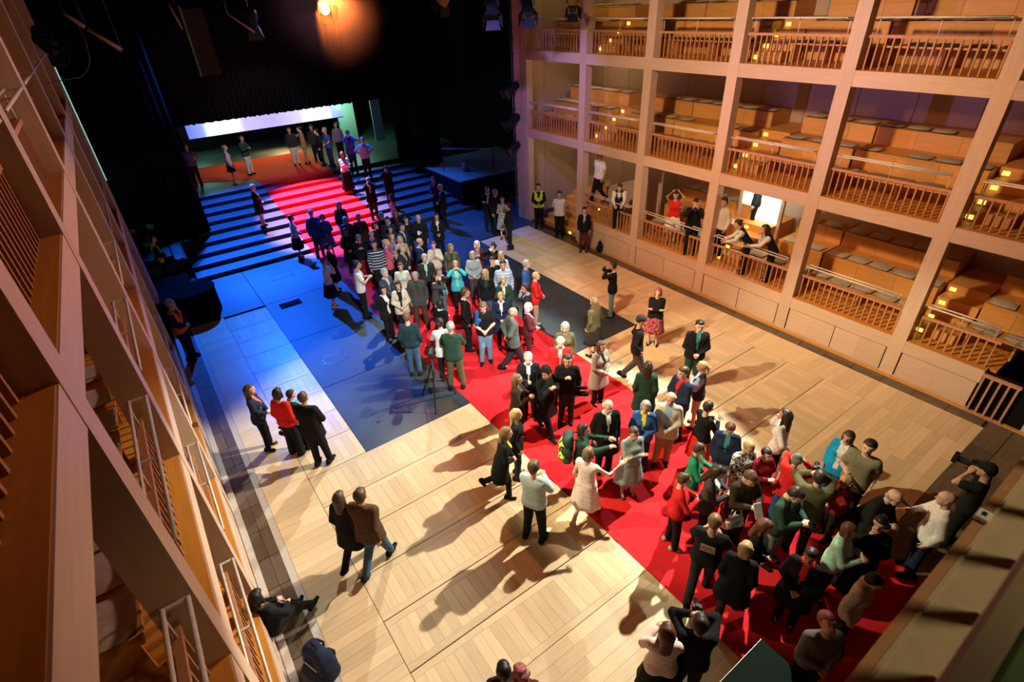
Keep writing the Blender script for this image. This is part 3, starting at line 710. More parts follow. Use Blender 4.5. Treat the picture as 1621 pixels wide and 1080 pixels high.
# hand: palm, four unequal curled fingers, thumb from the side of the palm (right hand, wrist at origin, fingers along +X, palm facing -Z)
def make_hand(curl):
    parts = []
    def tub(pts, rs, n=5):
        mb = MB().tube(pts, rs, n, cap=False)
        V = np.array([tuple(v) for v in mb.v], float); Q = [f for f in mb.f]
        k = len(V); tip = len(pts)*n-n
        Q = [list(f) for f in Q]+[[tip, tip+1, tip+2, tip+3], [tip, tip+3, tip+4, tip+4]]
        parts.append((V, np.array([q for q in Q if len(set(q)) == 4]+[[tip, tip+3, tip+4, tip]][:0]), 0))
    palm = MB()
    vs = []
    for x, w_, h_ in ((-.02, .024, .020), (.03, .036, .018), (.085, .040, .014)):
        vs += [(x, -w_, -h_), (x, w_, -h_), (x, w_, h_), (x, -w_, h_)]
    fs = [(0, 1, 2, 3), (11, 10, 9, 8)]+[(k*4+j, k*4+4+j, k*4+4+(j+1) % 4, k*4+(j+1) % 4) for k in range(2) for j in range(4)]
    parts.append((np.array(vs, float), np.array(fs), 0))
    for i, (y, L) in enumerate(((.030, .068), (.010, .078), (-.010, .072), (-.029, .056))):
        p = Vector((.078, y, 0)); pts = [p]; a = 0
        for s_ in (.45, .32, .26):
            a += curl; p = p+Vector((math.cos(a)*L*s_, 0, -math.sin(a)*L*s_)); pts.append(p)
        tub(pts, [.0095, .009, .008, .0055])
    tub([(.015, .030, -.004), (.045, .055, -.012), (.072, .060, -.022), (.090, .056, -.030)], [.012, .0105, .009, .006])
    return join(parts)
HAND = {'relax': make_hand(.38), 'grip': make_hand(.85), 'flat': make_hand(.12)}

def unit(v): return v/(np.linalg.norm(v)+1e-9)
def rotx(a):
    c, s = math.cos(a), math.sin(a); return np.array([[1, 0, 0], [0, c, -s], [0, s, c]])
def rotz(a):
    c, s = math.cos(a), math.sin(a); return np.array([[c, -s, 0], [s, c, 0], [0, 0, 1]])
ARM = {  # wrist target from the neck base in the torso frame for the right side (x outward), elbow pole, grip
    'down': ((.225, .045, -.575), (.4, -1, -.1), 'relax'), 'clasp': ((.045, .195, -.44), (1, -.5, -.2), 'grip'), 'phone': ((.055, .29, -.24), (.8, -.2, -1), 'grip'),
    'cam': ((.075, .185, .085), (1, .2, -1), 'grip'), 'hip': ((.200, .045, -.42), (1, -.35, 0), 'grip'), 'cross': ((-.09, .175, -.27), (.8, .1, -1), 'flat'),
    'behind': ((.04, -.155, -.45), (1, -.5, -.1), 'relax'), 'up': ((.10, .17, .33), (1, .3, -.3), 'grip'), 'out': ((.52, .30, -.09), (.3, -.5, -1), 'flat'),
    'fwd': ((.12, .50, -.11), (.5, -.2, -1), 'relax'), 'face': ((.045, .155, .015), (.5, 0, -1), 'grip'), 'pocket': ((.205, .06, -.50), (.8, -.8, 0), 'grip'),
    'chest': ((.035, .20, -.16), (.9, 0, -1), 'grip'), 'swing': ((.22, .22, -.50), (.3, -1, -.2), 'relax'), 'back': ((.23, -.18, -.52), (.3, -1, 0), 'relax'), 'lap': ((.10, .32, -.40), (1, -.3, -.3), 'relax'), 'point': ((.16, .42, .05), (.5, 0, -1), 'flat')}
LEGS = {  # (knee offset, ankle position) per side: right, left
    'stand': (((.095, .015, .50), (.105, -.01, .085), 0), ((-.095, .015, .50), (-.105, .0, .085), 0)),
    'apart': (((.115, .02, .50), (.15, .0, .085), 0), ((-.115, .02, .50), (-.15, -.02, .085), 0)),
    'weight': (((.09, .05, .50), (.13, .06, .085), 0), ((-.085, .0, .50), (-.085, -.03, .085), 0)),
    'walk': (((.09, .13, .51), (.09, .27, .10), .1), ((-.09, .03, .50), (-.09, -.27, .14), -.55)),
    'run': (((.09, .10, .51), (.09, .10, .085), 0), ((-.09, .02, .52), (-.09, -.36, .34), -1.1)),
    'sit': (((.11, .44, .47), (.12, .72, .10), .35), ((-.11, .44, .47), (-.10, .66, .10), .35))}
PAL = dict(black=(.010, .010, .011), char=(.028, .028, .030), navy=(.016, .024, .055), dgrey=(.06, .06, .062), grey=(.17, .17, .17), lgrey=(.36, .37, .37), white=(.70, .69, .66), cream=(.62, .55, .42),
    beige=(.42, .33, .22), tan=(.38, .25, .11), brown=(.085, .045, .025), dbrown=(.035, .02, .013), olive=(.10, .095, .045), dgreen=(.022, .055, .035), green=(.02, .30, .15), mint=(.36, .60, .47), teal=(.05, .20, .22),
    blue=(.03, .10, .30), bright=(.01, .32, .60), lblue=(.30, .42, .60), denim=(.055, .11, .19), ldenim=(.15, .30, .42), red=(.62, .02, .018), dred=(.20, .012, .018), pink=(.75, .46, .42), rose=(.62, .10, .16), maroon=(.09, .016, .022),
    purple=(.10, .05, .12), mauve=(.24, .15, .24), yellow=(.75, .62, .03), hiviz=(.55, .85, .05), orange=(.80, .12, .015), greyteal=(.24, .33, .32), paleteal=(.40, .50, .50), khaki=(.20, .19, .12), turq=(.05, .48, .52), coral=(.6, .14, .1),
    h_black=(.012, .009, .008), h_dark=(.030, .018, .012), h_brown=(.075, .042, .022), h_lbrown=(.17, .10, .05), h_blond=(.44, .31, .14), h_white=(.68, .66, .62), h_grey=(.30, .29, .28), h_red=(.19, .05, .022), h_auburn=(.12, .04, .022), h_rose=(.30, .09, .09))
PAL.update(stone=(.36, .31, .28), palepink=(.78, .62, .57), dteal=(.016, .038, .050), dsage=(.085, .11, .095))
SKINS = [(.62, .38, .28), (.56, .33, .23), (.66, .42, .32), (.50, .28, .19)]
def cloth(c): return flat('cloth_'+c, PAL[c], .88, 0, .15, .16, 24)
def hairmat(c): return flat('hair_'+c, PAL[c], .5, 0, .35, .3, 60)
def striped(c1, c2, scale):
    k = 'stripe_%s_%s' % (c1, c2)
    if k in MC: return MC[k]
    m, t, b = nodes(k); tc = t.nodes.new('ShaderNodeTexCoord'); wv = t.nodes.new('ShaderNodeTexWave'); wv.bands_direction = 'Z'; wv.inputs['Scale'].default_value = scale; wv.inputs['Distortion'].default_value = .6
    r = t.nodes.new('ShaderNodeValToRGB'); r.color_ramp.interpolation = 'CONSTANT'; r.color_ramp.elements[0].color = (*PAL[c1], 1); r.color_ramp.elements[1].position = .86; r.color_ramp.elements[1].color = (*PAL[c2], 1)
    t.links.new(tc.outputs['Object'], wv.inputs['Vector']); t.links.new(wv.outputs['Fac'], r.inputs['Fac']); t.links.new(r.outputs['Color'], b.inputs['Base Color']); b.inputs['Roughness'].default_value = .9
    MC[k] = m; return m
def blotch(c1, c2, scale):
    k = 'print_%s_%s' % (c1, c2)
    if k in MC: return MC[k]
    m, t, b = nodes(k); tc = t.nodes.new('ShaderNodeTexCoord'); wv = t.nodes.new('ShaderNodeTexNoise'); wv.inputs['Scale'].default_value = scale
    r = t.nodes.new('ShaderNodeValToRGB'); r.color_ramp.interpolation = 'CONSTANT'; r.color_ramp.elements[0].color = (*PAL[c1], 1); r.color_ramp.elements[1].position = .52; r.color_ramp.elements[1].color = (*PAL[c2], 1)
    t.links.new(tc.outputs['Object'], wv.inputs['Vector']); t.links.new(wv.outputs['Fac'], r.inputs['Fac']); t.links.new(r.outputs['Color'], b.inputs['Base Color']); b.inputs['Roughness'].default_value = .9
    MC[k] = m; return m
def cmat(c):
    if '~' in c: a, b = c.split('~'); return striped(a, b, 3.6)
    if '%' in c: a, b = c.split('%'); return blotch(a, b, 28)
    return cloth(c)
M_EYE = flat('eye', (.02, .015, .012), .3)
def skinmat(i): return flat('skin%d' % i, SKINS[i], .55, 0, .35, .06, 12)
def lipmat(i): return flat('lip%d' % i, (SKINS[i][0]*.8, SKINS[i][1]*.45, SKINS[i][2]*.5), .45)
NP = [0]
def person(loc, heading, h, hair, top, bottom, arms='down', legs='stand', lean=0, hpitch=0, hyaw=0, fem=False, build=1.0, label='', shoes='black', far=False, group='guests at the red carpet'):
    NP[0] += 1; idx = NP[0]; sk = idx % 4
    root = empty('person', loc, -heading); tag(root, label, 'person', group)
    s = h/1.75; W = build*(.91 if fem else 1.0)
    seat = legs == 'sit'
    pel = np.array([0, 0, .95]) if not seat else np.array([0, .06, .54])
    R = rotx(-math.radians(lean))
    def T(v): return pel+R@np.array(v, float)
    neck = T((0, 0, .52)); hd = rotz(-math.radians(hyaw))@rotx(-math.radians(lean*.5+hpitch)); hc = neck+R@np.array([0, .015, .06])+hd@np.array([0, .022, .115])
    hs = (.95 if fem else 1.0)
    ax = arms.split('/') if '/' in arms else [arms, arms]        # right / left
    ARMJ = []
    for side, code in ((1, ax[0]), (-1, ax[1])):
        tgt, pole, grip = ARM[code]
        sh = T((side*.172*W, 0, .455)); wt = neck+R@np.array([side*tgt[0]*(W if abs(tgt[0]) > .15 else 1), tgt[1], tgt[2]])
        d = wt-sh; L = np.linalg.norm(d); a, b = .285, .255
        if L > (a+b)*.985: d *= (a+b)*.985/L; L = np.linalg.norm(d); wt = sh+d
        x = (a*a-b*b+L*L)/(2*L); hgt = math.sqrt(max(0, a*a-x*x)); u = d/L
        pl = R@np.array([side*pole[0], pole[1], pole[2]]); pl = unit(pl-u*(pl@u)); el = sh+u*x+pl*hgt
        ARMJ.append((side, sh, el, wt, grip))
    LEGJ = []
    for side, (kn, an, pt) in zip((1, -1), LEGS[legs]):
        LEGJ.append((side, pel+np.array([side*.088*W, 0, -.03]), np.array([kn[0]*1.0, kn[1], kn[2]]), np.array(an), pt))
    # ---- body: one continuous surface
    def torso(g):
        f = .012 if fem else 0
        return [cap(T((-.080*W, 0, -.02)), T((-.075*W, 0, .16)), .098*W+g+f, (.074 if fem else .086)*W+g, .05), cap(T((.080*W, 0, -.02)), T((.075*W, 0, .16)), .098*W+g+f, (.074 if fem else .086)*W+g, .05),
                cap(T((-.075*W, 0, .16)), T((-.088*W, .008, .36)), (.074 if fem else .086)*W+g, (.086 if fem else .096)*W+g, .05), cap(T((.075*W, 0, .16)), T((.088*W, .008, .36)), (.074 if fem else .086)*W+g, (.086 if fem else .096)*W+g, .05),
                cap(T((-.145*W, -.005, .452)), T((.145*W, -.005, .452)), .048+g, .048+g, .06)]+[cap(T((0, 0, -.03)), T((0, 0, .36)), .094*W+g, .090*W+g, .05)]+([cap(T((-.07, .085, .32)), T((.07, .085, .32)), .052+g, .052+g, .05)] if fem else [])
    pr = torso(0)+[cap(T((0, -.01, .46)), T((0, .0, .60)), .056, .050, .04)]
    for side, sh, el, wt, gr in ARMJ: pr += [cap(sh, el, .047*W, .038*W, .03), cap(el, wt, .038*W, .027, .02), cap(wt, wt+unit(wt-el)*.05, .028, .026, .02)]
    for side, hp, kn, an, pt in LEGJ: pr += [cap(hp, kn, .088*W, .058*W, .04), cap(kn, an, .056*W, .038, .03), cap(an, an+np.array([0, .11, -.05]), .036, .026, .03)]
    V, Q = grow(pr, .042 if far else .031)
    parts = [(V*s, Q, 0)]
    hv, hq, hm = HEAD[int(fem)]
    parts.append((((hv*hs)@hd.T+hc)*s, hq, hm))
    for side, sh, el, wt, gr in ARMJ:
        v, q, _ = HAND[gr]
        dx = unit(wt-el); up = R@np.array([0, 0, 1.0]) if abs(dx[2]) < .8 else R@np.array([side*1.0, 0, 0]); zz = unit(up-dx*(up@dx)); yy = np.cross(zz, dx)
        vv = v.copy()
        if yy@np.array([-side, 0, 0.0]) < 0 and abs(dx[2]) < .8: vv[:, 1] *= -1; q = q[:, ::-1]
        elif abs(dx[2]) >= .8 and yy[1] < 0: vv[:, 1] *= -1; q = q[:, ::-1]
        parts.append(((wt+vv[:, :1]*dx+vv[:, 1:2]*yy+vv[:, 2:3]*zz)*s, q, 0))
    V, Q, Mi = join(parts)
    hst, hcol = hair.split(':') if ':' in hair else (hair, 'h_grey')
    me = to_mesh('body', V, Q, [skinmat(sk), M_EYE, lipmat(sk), hairmat(hcol if hcol.startswith('h_') else 'h_dark')], Mi)
    link(bpy.data.objects.new('body', me), root)
    # ---- top
    tk, tc_ = top.split(':'); cols = tc_.split('/'); outer = cmat(cols[0]); inner = cmat(cols[1]) if len(cols) > 1 else outer
    g = {'tee': .015, 'shirt': .016, 'sweater': .019, 'jacket': .022, 'suit': .022, 'coat': .025, 'vest': .019, 'dress': .014, 'blouse': .020, 'cardigan': .019}[tk]
    hem = {'tee': -.10, 'shirt': -.10, 'sweater': -.09, 'jacket': -.12, 'suit': -.19, 'coat': -.40, 'vest': -.10, 'dress': -.06, 'blouse': -.08, 'cardigan': -.20}[tk]
    vox = .038 if far else .027
    pr = torso(g)
    if tk in ('jacket', 'suit', 'coat', 'shirt', 'vest', 'cardigan'): pr.append(cap(T((-.04, -.03, .50)), T((.04, -.03, .50)), .045+g*.5, .045+g*.5, .03))
    flare = {'coat': .05, 'suit': .018, 'cardigan': .02, 'jacket': .006}.get(tk, 0)
    if not seat:
        pr.append(cap(T((0, 0, 0)), T((0, 0, hem-.03)), .106*W+g, .108*W+g+flare, .05))
        for sx in (-1, 1): pr.append(cap(T((sx*.082*W, 0, 0)), T((sx*(.088+flare*.5)*W, 0, hem-.03)), .106*W+g+(.01 if fem else 0), .108*W+g+flare, .05))
    nt = len(pr)
    sleeve = {'tee': .8, 'dress': 0, 'vest': 1}.get(tk, 2)
    for side, sh, el, wt, gr in ARMJ:
        if sleeve == 0: pr.append(cap(sh, sh+(el-sh)*.15, .052*W+g, .05*W+g, .03))
        elif sleeve == .8: pr.append(cap(sh, sh+(el-sh)*.62, .054*W+g, .050*W+g*1.5, .03))
        else: pr += [cap(sh, el, .048*W+g, .040*W+g, .03), cap(el, el+(wt-el)*.93, .040*W+g, .031+g*.7, .02)]
    ca = pel+R@np.array([0, 0, hem]); cn = R@np.array([0, 0, 1.0])
    def cut(F, X, Y, Z):
        return np.maximum(F, -((X-ca[0])*cn[0]+(Y-ca[1])*cn[1]+(Z-ca[2])*cn[2]))
    V, Q = grow(pr, vox, cut, nt)
    C = ((V[Q].mean(1)-pel)@R)
    mi = np.zeros(len(Q), int)
    if len(cols) > 1:
        wv = {'vest': 0}.get(tk, .030)
        if tk == 'vest':   # sleeves and collar in the shirt colour, waistcoat on the trunk
            arm = np.zeros(len(Q), bool); Cw = V[Q].mean(1)
            for side, sh, el, wt, gr in ARMJ:
                for a, b in ((sh, el), (el, wt)):
                    t = np.clip(((Cw-a)@(b-a))/((b-a)@(b-a)), .12 if a is sh else 0, 1); arm |= np.linalg.norm(Cw-a-t[:, None]*(b-a), axis=1) < .085
            mi[arm] = 1; mi[(C[:, 1] > .04) & (np.abs(C[:, 0]) < .02+.30*np.clip(C[:, 2]-.30, 0, 1)) & (C[:, 2] > .28)] = 1
        else:
            front = (C[:, 1] > .035) & (np.abs(C[:, 0]) < .006+.13*np.clip(C[:, 2]-.18, 0, .3)+(.024 if tk == 'cardigan' else 0)) & (C[:, 2] > (-.02 if tk == 'cardigan' else .17))
            mi[front] = 1; mi[(C[:, 2] > .505) & (np.hypot(C[:, 0], C[:, 1]) < .085)] = 1
    nm = {'tee': 't_shirt', 'suit': 'suit_jacket', 'vest': 'waistcoat_and_shirt', 'dress': 'dress_bodice'}.get(tk, tk)
    link(bpy.data.objects.new(nm, to_mesh(nm, V*s, Q, [outer, inner], mi)), root)
    # ---- bottom
    bk, bc = bottom.split(':'); bm = cmat(bc)
    if bk in ('skirt', 'longskirt', 'mini'):
        ln = {'skirt': .50, 'longskirt': .86, 'mini': .36}[bk]; fl = {'skirt': .09, 'longskirt': .10, 'mini': .05}[bk]
        n, mrow = 28, 7; vs = []; fs = []
        for ri in range(mrow+1):
            t = ri/mrow; z = .06-(ln+.06)*t
            for k in range(n):
                a = 2*math.pi*k/n; rip = 1+(.07*t)*math.sin(a*7+idx)+.03*t*math.sin(a*3+1)
                hipf = .02*math.sin(min(1, t*3)*math.pi/2)
                p = np.array([math.cos(a)*(.188*W+hipf+fl*t)*rip, math.sin(a)*(.128*W+hipf+fl*t)*rip, z]); vs.append(p)
        for ri in range(mrow):
            for k in range(n): a = ri*n+k; b = ri*n+(k+1) % n; fs.append((a, a+n, b+n, b))
        vs = [(pel+np.array([0, 0, 0])+p)*s for p in vs]
        k = len(vs); inn = [v*np.array([.96, .96, 1]) for v in vs]; fs = fs+[(a+k, d_+k, c_+k, b_+k) for a, b_, c_, d_ in fs]+[((mrow)*n+q, (mrow)*n+q+k, (mrow)*n+(q+1) % n+k, (mrow)*n+(q+1) % n) for q in range(n)]
        link(bpy.data.objects.new('skirt', to_mesh('skirt', np.array(vs+inn), np.array(fs), [bm])), root)
    else:
        gg = {'trousers': .019, 'jeans': .015, 'leggings': .010, 'wide': .026, 'shorts': .022}[bk]
        pr = [cap(pel+np.array([-.08*W, 0, -.02]), pel+np.array([.08*W, 0, -.02]), .102*W+gg*.4, .102*W+gg*.4, .04), cap(pel+R@np.array([-.075*W, 0, .06]), pel+R@np.array([.075*W, 0, .06]), .086*W+gg*.4, .086*W+gg*.4, .04)]
        pr.append(cap(pel+np.array([0, 0, -.03]), pel+R@np.array([0, 0, .06]), .100*W, .088*W, .04))
        for side, hp, kn, an, pt in LEGJ:
            pr.append(cap(hp, kn, .090*W+gg, .060*W+gg, .035))
            if bk != 'shorts': pr.append(cap(kn, an+np.array([0, 0, -.01]), .058*W+gg, .046+gg*(1.9 if bk == 'wide' else 1.0), .03))
        V, Q = grow(pr, .040 if far else .029)
        nm = {'wide': 'trousers'}.get(bk, bk)
        link(bpy.data.objects.new(nm, to_mesh(nm, V*s, Q, [bm])), root)
    # ---- shoes, hair
    for side, hp, kn, an, pt in LEGJ:
        o = inst('shoe', SHOE, root, tuple((an+np.array([0, .0, -.085]))*s), (pt, 0, -side*.14), (s*(.88 if fem else 1),)*3)
        o.material_slots[0].link = 'OBJECT'; o.material_slots[0].material = cmat(shoes)
        if pt: o.location = Vector(tuple(an*s))-o.rotation_euler.to_matrix()@Vector((0, 0, .085*s))
    if hst != 'bald':
        hmesh = hair_mesh(hst)
        o = bpy.data.objects.new('hat' if hst in ('flatcap', 'beanie') else 'hair', hmesh); link(o, root)
        m4 = Matrix([list(hd[i]*s*hs)+[hc[i]*s] for i in range(3)]+[[0, 0, 0, 1]]); o.matrix_local = m4
        o.material_slots[0].link = 'OBJECT'; o.material_slots[0].material = hairmat(hcol) if hcol.startswith('h_') else cmat(hcol)
    J = dict(root=root, heading=heading, s=s, hand={1: ARMJ[0][3]*s, -1: ARMJ[1][3]*s}, loc=Vector(loc), el={1: ARMJ[0][2]*s, -1: ARMJ[1][2]*s}, neck=neck*s, head=hc*s)
    return J
FACE = {'F': 180, 'B': 0, 'L': -90, 'R': 90, 'FL': -135, 'FR': 135, 'BL': -45, 'BR': 45}
def world_pt(J, v):
    return J['loc']+Matrix.Rotation(-J['heading'], 3, 'Z')@Vector(tuple(v))

def head_local(h, lean, legs):
    s = h/1.75; pel = np.array([0, 0, .95]) if legs != 'sit' else np.array([0, .06, .54]); R = rotx(-math.radians(lean))
    return (pel+R@np.array([0, .015, .58])+rotx(-math.radians(lean*.5))@np.array([0, .022, .115]))*s
PEOPLE = {}
def P(px, py, face, h, hair, top, bottom, arms, legs, label, z=None, key=None, f=False, dl=0, **kw):
    az0 = ray(px, py); az = math.atan2(az0.x, az0.y)
    heading = az+math.radians((FACE[face] if isinstance(face, str) else face)+dl)
    hl = head_local(h, kw.get('lean', 0), legs)
    zb = z if z is not None else 0.0
    for _ in range(12):
        w_ = at_z(px, py, zb+hl[2]); off = Vector((math.sin(heading)*hl[1], math.cos(heading)*hl[1], 0))
        loc = Vector((w_.x, w_.y, 0))-off
        if z is not None: break
        zn = stair_z(loc.y) if -.3 < loc.x < 11.9 or loc.y > 25 else 0.0
        if abs(zn-zb) < 1e-6: break
        zb = zn
    loc.z = zb
    far = (w_-Vector((0, 0, CAM_H))).length > 17.5
    J = person(loc, heading, h, hair, top, bottom, arms, legs, fem=f, label=label, far=far, **kw)
    PEOPLE[key or len(PEOPLE)] = J
    return J
# ------------------------------------------------------------------ the guests, placed by where each head stands above the floor
G1 = dict(group='guests gathered on the red carpet')
# on the stairs and at their foot
P(459, 339, 'R', 1.66, 'bun:h_dark', 'shirt:white', 'skirt:black', 'clasp', 'stand', 'dark haired usher in white blouse at the foot of the stairs left of the carpet', f=1)
P(492, 338, 'F', 1.78, 'short:h_grey', 'jacket:blue/purple', 'trousers:purple', 'down', 'weight', 'grey haired man in open blue jacket at the foot of the carpeted stairs')
P(510, 344, 'F', 1.66, 'bob:h_brown', 'jacket:blue/mauve', 'skirt:mauve', 'clasp', 'stand', 'woman in blue jacket and mauve dress at the foot of the stairs', f=1)
P(536, 325, 'F', 1.68, 'long:h_dark', 'jacket:black/purple', 'trousers:purple', 'down', 'stand', 'long haired woman in black jacket standing alone at the lowest carpeted step', f=1)
P(546.5, 348, 'F', 1.66, 'bob:h_white', 'cardigan:grey/mauve', 'trousers:char', 'clasp', 'stand', 'white haired woman in grey cardigan at the foot of the carpeted stairs', f=1)
P(567, 344, 'F', 1.74, 'short:h_grey', 'suit:brown/mauve', 'trousers:dbrown', 'down', 'stand', 'grey haired man in brown suit jacket at the back of the crowd')
P(547, 367, 'F', 1.68, 'bob:h_dark', 'coat:black/char', 'trousers:black', 'clasp', 'stand', 'dark haired woman in long black coat left in the back rows', f=1)
P(568, 377, 'F', 1.66, 'short:h_grey', 'jacket:black/maroon', 'longskirt:dred', 'chest', 'stand', 'grey haired guest in black jacket over a dark red skirt', f=1)
P(588, 371, 'F', 1.72, 'rim:h_grey', 'suit:black/rose', 'trousers:black', 'down', 'stand', 'balding man in black with a pink collar in the back rows')
P(593, 357, 'FR', 1.66, 'bob:h_black', 'sweater:black', 'trousers:black', 'down', 'stand', 'dark haired woman all in black in the back rows', f=1)
P(604, 341, 'FR', 1.70, 'bob:h_grey', 'jacket:black', 'trousers:black', 'clasp', 'stand', 'grey haired woman in black at the rear edge of the crowd', f=1)
P(613, 349, 'F', 1.76, 'short:h_dark', 'jacket:char', 'trousers:black', 'down', 'stand', 'dark haired man in charcoal jacket at the rear of the crowd')
P(626, 337, 'F', 1.68, 'long:h_brown', 'jacket:black/brown', 'trousers:black', 'down', 'stand', 'long brown haired woman in black at the rear of the crowd', f=1)
P(643, 348, 'F', 1.66, 'bob:h_black', 'sweater:black', 'trousers:black', 'down', 'stand', 'black haired woman in dark sweater at the rear right of the crowd', f=1)
P(636, 359, 'FR', 1.78, 'short:h_dark', 'suit:navy/lblue', 'trousers:black', 'down', 'stand', 'man in dark suit with light blue shirt in the back rows')
P(618, 363, 'F', 1.64, 'bob:h_dark', 'blouse:char', 'trousers:black', 'down', 'stand', 'small dark haired woman hidden among the back rows', f=1)
P(662, 345, 'F', 1.78, 'bald', 'jacket:black', 'trousers:black', 'phone/down', 'stand', 'bald man in black holding a pale phone at the rear of the crowd', key='baldphone')
P(620, 374, 'FR', 1.66, 'long:h_lbrown', 'blouse:mauve', 'trousers:char', 'down', 'stand', 'light brown haired woman behind the red cardigan', f=1)
P(592, 387, 'F', 1.80, 'short:h_dark', 'sweater:navy~white', 'trousers:black', 'down', 'stand', 'man in navy sweater with thin white stripes')
P(612, 384, 'R', 1.68, 'bun:h_blond', 'cardigan:rose', 'trousers:black', 'cross', 'stand', 'blond woman in bright pink red cardigan with folded arms', f=1)
P(633, 379, 'F', 1.68, 'bob:h_blond', 'jacket:beige/white', 'trousers:char', 'down', 'stand', 'blond woman in beige jacket left of the bald man in navy suit', f=1)
P(637, 394, 'FR', 1.62, 'short:h_blond', 'jacket:char/beige', 'trousers:black', 'clasp', 'stand', 'short blond guest in dark jacket in front of the beige jacket', f=1)
P(664, 383, 'R', 1.80, 'rim:h_brown', 'suit:navy/white', 'trousers:navy', 'down', 'stand', 'bald man in navy suit and open white shirt')
P(672, 409, 'F', 1.76, 'short:h_grey', 'jacket:char/mint', 'trousers:black', 'down', 'stand', 'grey haired man in dark jacket with pale green shirt')
P(634, 422, 'F', 1.66, 'short:h_auburn', 'sweater:cream/mint', 'trousers:beige', 'down', 'stand', 'short auburn haired woman in cream top and pale scarf', f=1)
P(609, 432, 'FR', 1.74, 'short:h_grey', 'suit:dgrey/lblue', 'trousers:char', 'clasp', 'stand', 'grey haired man in grey jacket near the left carpet edge')
P(657, 436, 'F', 1.80, 'short:h_grey', 'suit:dgrey/dgreen', 'trousers:brown', 'down', 'apart', 'tall grey haired man in long dark green grey coat, head bowed', hpitch=22)
P(630, 452, 'F', 1.66, 'bob:h_dark', 'cardigan:cream/black', 'trousers:black', 'clasp', 'stand', 'woman in white cardigan over black clasping her hands', f=1)
P(606, 459, 'FR', 1.66, 'bob:h_black', 'cardigan:black/white', 'leggings:black', 'behind', 'stand', 'woman in black cardigan with white shirt tails at the left carpet edge', f=1)
P(644, 501, 'B', 1.76, 'short:h_lbrown', 'sweater:dteal', 'jeans:denim', 'down', 'stand', 'man in dark teal sweater and jeans seen from behind on the blue floor', dl=10)
P(513, 413, 'R', 1.66, 'short:h_red', 'shirt:white', 'skirt:black', 'face', 'stand', 'red haired usher in white blouse and black skirt on the blue floor', f=1, shoes='beige')
P(520, 391, 'R', 1.64, 'bun:h_black', 'suit:black', 'skirt:black', 'clasp', 'stand', 'dark haired woman in black skirt suit behind the red haired usher', f=1)
P(565, 419, 'R', 1.80, 'short:h_black', 'tee:white', 'trousers:black', 'phone', 'stand', 'black haired man in white short sleeved shirt and black trousers')
P(686, 388, 'F', 1.66, 'short:h_auburn', 'jacket:cream/beige', 'trousers:beige', 'chest', 'stand', 'auburn haired woman in cream jacket clapping', f=1)
P(713, 392, 'F', 1.68, 'long:h_lbrown', 'jacket:olive/dgreen', 'trousers:char', 'down', 'stand', 'long haired woman in olive jacket looking left', f=1, hyaw=-40)
P(755, 387, 'F', 1.66, 'bob:h_white', 'cardigan:maroon/mauve', 'trousers:char', 'chest', 'stand', 'white haired woman in maroon cardigan at the back right', f=1)
P(748, 404, 'F', 1.68, 'bob:h_grey', 'blouse:greyteal%lgrey', 'trousers:dgrey', 'clasp', 'stand', 'grey haired woman in pale green print top and grey trousers', f=1)
P(780, 391, 'FL', 1.66, 'curly:h_black', 'jacket:black', 'trousers:black', 'cam', 'stand', 'dark curly haired guest in black raising a camera at the back right', f=1, key='photog1')
P(793, 404, 'F', 1.64, 'long:h_blond', 'shirt:white', 'jeans:ldenim', 'down', 'stand', 'blond girl in white behind the light blue shirt', f=1)
P(779, 413, 'F', 1.64, 'short:h_dark', 'sweater:black', 'jeans:denim', 'face', 'stand', 'dark haired guest in black with both hands at the face')
P(796, 419, 'F', 1.80, 'short:h_dark', 'shirt:lblue~white', 'trousers:char', 'down', 'stand', 'tall man in light blue striped shirt')
P(797, 444, 'F', 1.68, 'short:h_blond', 'jacket:dgreen/cream', 'trousers:black', 'clasp', 'stand', 'short blond woman in dark green jacket with pale scarf', f=1)
P(768, 433, 'F', 1.70, 'long:h_blond', 'jacket:black/dgreen', 'jeans:denim', 'down', 'stand', 'long blond haired woman in black leather jacket', f=1, hyaw=20)
P(721, 419, 'F', 1.62, 'short:h_blond', 'cardigan:turq/mint', 'trousers:black', 'cam', 'stand', 'blond woman in turquoise cardigan with both hands at her face', f=1)
P(695, 430, 'FR', 1.58, 'short:h_lbrown', 'shirt:turq', 'trousers:teal', 'down', 'stand', 'light brown haired guest in turquoise shirt and teal trousers', f=1, shoes='white')
P(688, 439, 'R', 1.66, 'bob:h_black', 'sweater:dgrey', 'jeans:ldenim', 'cam', 'stand', 'dark haired woman in grey sweater and pale jeans taking a photo', f=1, key='photog2')
P(736.7, 463, 'R', 1.82, 'short:h_brown', 'suit:black/white', 'trousers:black', 'down', 'stand', 'brown haired man in black suit and white shirt turned right')
P(792.5, 470, 'F', 1.66, 'bun:h_blond', 'coat:navy/white', 'leggings:black', 'clasp', 'stand', 'woman in navy coat with thick white scarf', f=1)
P(698, 480, 'BR', 1.66, 'bob:h_dark', 'jacket:black/white', 'jeans:ldenim', 'down', 'stand', 'dark haired woman in black leather jacket over white', f=1)
P(764, 484, 'F', 1.78, 'short:h_lbrown', 'tee:black', 'jeans:ldenim', 'clasp', 'weight', 'man in black t shirt with a blue sweater over his shoulder', hpitch=20, key='sweaterman')
P(812, 494, 'R', 1.76, 'rim:h_grey', 'suit:dsage', 'trousers:char', 'behind', 'walk', 'balding man in grey green jacket striding to the right', dl=-20)
P(837, 486, 'R', 1.66, 'bob:h_white', 'jacket:maroon/lblue', 'trousers:maroon', 'clasp', 'stand', 'white haired woman in maroon jacket and trousers', f=1)
P(834, 418, 'R', 1.76, 'short:h_grey', 'shirt:blue', 'trousers:char', 'down', 'stand', 'grey haired man in blue shirt at the right edge of the crowd')
